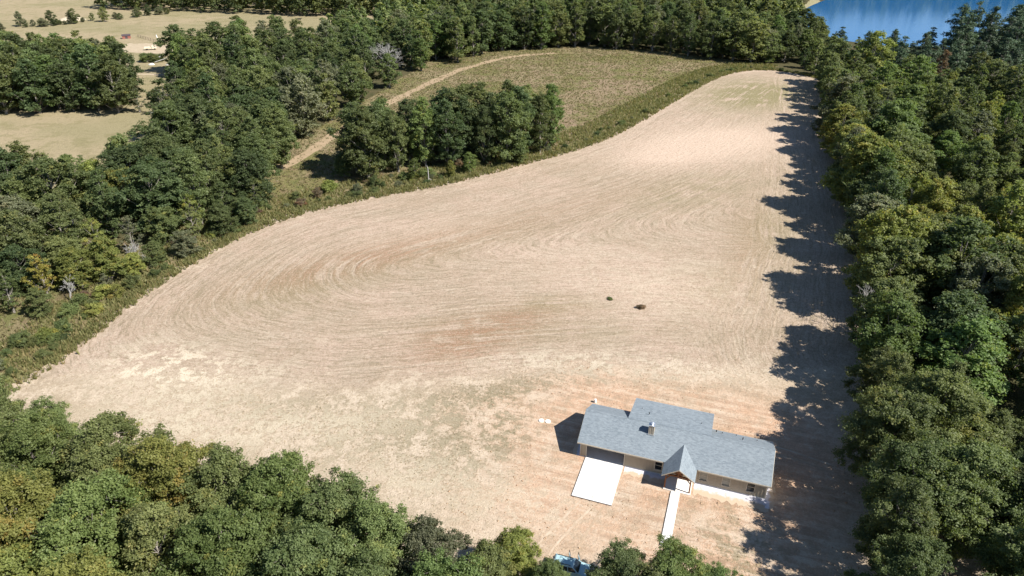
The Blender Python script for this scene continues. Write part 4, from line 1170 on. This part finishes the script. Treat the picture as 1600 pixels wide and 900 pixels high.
# ------------------------------------------------------------------ things in the far pasture
e = empty('red_shed', (-218.5,414.7,.03), R(25)); tag(e, 'small red shed with dark roof in the far pasture', 'shed'); e.scale = (.7, .7, .7)
M_RED = plain('faded_red_boards', (.26,.10,.08), .2, 2, .8, .2); M_DK = plain('dark_tin_roof', (.07,.055,.06), .2, 2, .6, .3)
MB().box(-3,3,-2,2,0,2.3).build('wall', M_RED, e)
MB().prism([(-2.3,2.2),(-2.3,2.35),(0,3.3),(0,3.15)], 'x', -3.3, 3.3).build('roof_slope', M_DK, e)
MB().prism([(2.3,2.2),(2.3,2.35),(0.001,3.3),(0.001,3.15)], 'x', -3.3, 3.3).build('roof_slope', M_DK, e)
for s in (-3, 2.9): MB().prism([(-1.95,2.3),(1.95,2.3),(0,3.1)], 'x', s, s+.1).build('gable', M_RED, e)
MB().box(-.9,.9,-2.04,-2.001,.05,2.05).build('door', M_DK, e)
e = empty('farm_truck', (-189,379.6,.05), R(20)); tag(e, 'cream flatbed truck parked on the pale yard in the far pasture', 'truck')
M_CR = plain('cream_paint', (.66,.58,.42), .05, 1, .35, .5)
MB().box(-3.0,.7,-1.1,1.1,.85,1.05).build('flatbed', M_CR, e, bevel=.02)
MB().prism([(.8,.6),(2.9,.6),(2.95,1.15),(2.1,1.25),(1.7,2.0),(.8,2.0)], 'y', -.95, .95).build('cab', M_CR, e, bevel=.05)
MB().prism([(1.72,1.95),(2.1,1.28),(2.16,1.3),(1.8,2.0)], 'y', -.8, .8).build('windshield', M_GLASS, e)
MB().box(-2.8,-.2,-.9,.9,1.051,1.6).build('load', M_CR, e, bevel=.1)
for cx in (-1.8, 2.1):
    for s in (-1, 1): MB().tube([(cx,s*.7,.42),(cx,s*.98,.42)], [.42,.42], 16).build('wheel', M_BLACK, e)
e = empty('marker_post', (-192.8,398.4,.03)); tag(e, 'leaning white post beside the far yard', 'post')
MB().tube([(0,0,-.2),(-.3,0,2.2),(-.7,0,4.4)], [.28,.26,.22], 8).build('shaft', plain('white_post',(.75,.74,.70),.06,3,.6), e)
MB().tube([(-.7,0,4.4),(-.72,0,4.55)], [.3,.3], 8).build('cap', plain('weathered_cap',(.5,.5,.48),.06,3,.6), e)
e = empty('brush_pile', (-174,349.6,0)); tag(e, 'green brush heap with pale fallen logs in the gap between the woods', 'brush heap')
br_rng = random.Random(3)
for i in range(6):
    tr, crn = VAR['shrub'][br_rng.randrange(4)]
    o = bpy.data.objects.new('brush', crn); C.objects.link(o); o.parent = e
    o.location = (br_rng.uniform(-6,6), br_rng.uniform(-2,2), -.2); s = br_rng.uniform(1.0,1.5); o.scale = (s*1.2,s*1.2,s*.9)
    o.material_slots[0].link = 'OBJECT'; o.material_slots[0].material = LEAF['green']
for a, b, r in (((-2,-3,.6),(7,0,3.2),.3),((2,-3.5,.3),(8,-1.5,2.0),.22)):
    MB().tube([a, tuple((p+q)/2 for p, q in zip(a, b)), b], [r, r*.85, r*.6], 8).build('log', BARK_DEAD, e)
for x, y, s in ((-171,341,1.1),(-163,340.5,.9),(-150,347,1.5)):
    rb = random.Random(int(abs(x)))
    vs_ = []
    import bmesh
    bm = bmesh.new(); bmesh.ops.create_icosphere(bm, subdivisions=2, radius=s)
    for v in bm.verts: v.co = Vector((v.co.x*1.3, v.co.y, v.co.z*.6))*(1+rb.uniform(-.14,.14))
    me = bpy.data.meshes.new('pale_rock'); bm.to_mesh(me); bm.free()
    o = link('pale_rock', me, None, [plain('pale_stone',(.62,.60,.55),.12,2,.85,.15)]); o.location = (x,y,s*.2)
    tag(o, 'pale boulder near the brush heap between the woods', 'rock', 'pale boulders near the brush heap')
# sand heap by the far fence line
rb = random.Random(6); bm = bmesh.new(); bmesh.ops.create_grid(bm, x_segments=24, y_segments=16, size=1)
for v in bm.verts:
    r_ = math.hypot(v.co.x, v.co.y)
    v.co = Vector((v.co.x*9, v.co.y*6, max(0, 2.0*(1-r_**1.6))*(1+rb.uniform(-.12,.12)) - .02))
me = bpy.data.meshes.new('sand_heap'); bm.to_mesh(me); bm.free()
for p in me.polygons: p.use_smooth = True
o = link('sand_heap', me, None, [soil('cream_sand', (.50,.43,.32),(.42,.36,.26),(.34,.28,.2))]); o.location = (-289,486,0)
tag(o, 'low heap of cream sand beside the far fence line bushes', 'sand heap')
# fence from the shed to the leaning post
e = empty('wire_fence', (0,0,0)); tag(e, 'post and wire fence running from the red shed to the leaning post', 'fence')
M_FP = plain('fence_post_wood', (.14,.11,.085), .2, 3, .9, .1)
fp = [(-214+i*2.6, 419-i*2.5) for i in range(8)]
for x, y in fp: MB().tube([(x,y,-.3),(x,y,1.5)], [.12,.1], 7).build('post', M_FP, e)
for z in (.5,.95,1.4): MB().tube([(fp[0][0],fp[0][1],z),(fp[-1][0],fp[-1][1],z)], [.03,.03], 4).build('wire', M_FP, e)
# a black cow
e = empty('black_cow', (-138.6,482.7,.03), R(20)); tag(e, 'black cow standing alone on the far pasture', 'cow')
mbk = MB()
mbk.tube([(-1.15,0,1.05),(-1.05,0,1.08),(-.6,0,1.0),(.1,0,.97),(.7,0,1.02),(.95,0,1.12),(1.25,0,1.3),(1.45,0,1.33),(1.7,0,1.18),(1.85,0,1.1)], [.1,.33,.40,.43,.38,.28,.2,.19,.13,.08], 12)
for x, y in ((-.9,.2),(-.9,-.2),(.65,.18),(.65,-.18)):
    bx = -.08 if x < 0 else .03
    mbk.tube([(x,y,.95),(x+.02,y,.62),(x+bx,y,.38),(x+.01,y,.12),(x+.05,y,0)], [.2,.13,.08,.06,.08], 8)
mbk.tube([(-1.15,0,1.15),(-1.28,0,.9),(-1.27,0,.45)], [.04,.03,.05], 6)
for s in (-1, 1): mbk.tube([(1.4,s*.12,1.42),(1.38,s*.32,1.42)], [.06,.02], 6)
mbk.build('body', plain('black_hide',(.015,.014,.013),.2,3,.7,.2), e, smooth=True)
# clods of turned clay and scraps strewn round the new house
rng = np.random.default_rng(91)
n = 2600
uv = np.stack([rng.uniform(-16, 36, n), rng.uniform(-20, 22, n)], 1)
ok = ~((uv[:, 0] > -1.3) & (uv[:, 0] < L+1.3) & (uv[:, 1] > -2.6) & (uv[:, 1] < 11.5)) & ~((uv[:, 0] > .5) & (uv[:, 0] < 6.5) & (uv[:, 1] < 0) & (uv[:, 1] > -8)) & ~((uv[:, 0] > 12.7) & (uv[:, 0] < 14.5) & (uv[:, 1] < 0))
ok &= (np.sin(uv[:, 0]*.55+1.7*np.sin(uv[:, 1]*.31)) + np.sin(uv[:, 1]*.7+uv[:, 0]*.2)) > -.2
uv = uv[ok]; n = len(uv)
W = HP + uv[:, :1]*HU + uv[:, 1:]*HV
base8 = np.array([(1,0,0),(0,1,0),(-1,0,0),(0,-1,0),(0,0,.8),(0,0,-.3)], float)
fac = np.array([(0,1,4),(1,2,4),(2,3,4),(3,0,4),(1,0,5),(2,1,5),(3,2,5),(0,3,5)])
sz = rng.gamma(2.0, .025, n)+.02
V = base8[None]*sz[:, None, None]*rng.uniform(.6, 1.4, (n, 6, 3))
V[:, :, :2] += W[:, None, :]; V[:, :, 2] += .05
me = np_mesh('clay_clods', V.reshape(-1, 3), (fac[None]+6*np.arange(n)[:, None, None]).reshape(-1, 3))
o = link('clay_clods', me, None, [soil('clay_clod', (.313,.209,.135), (.400,.287,.191), (.217,.148,.096))])
tag(o, 'clods of turned clay strewn round the new house', 'clods', kind='stuff')
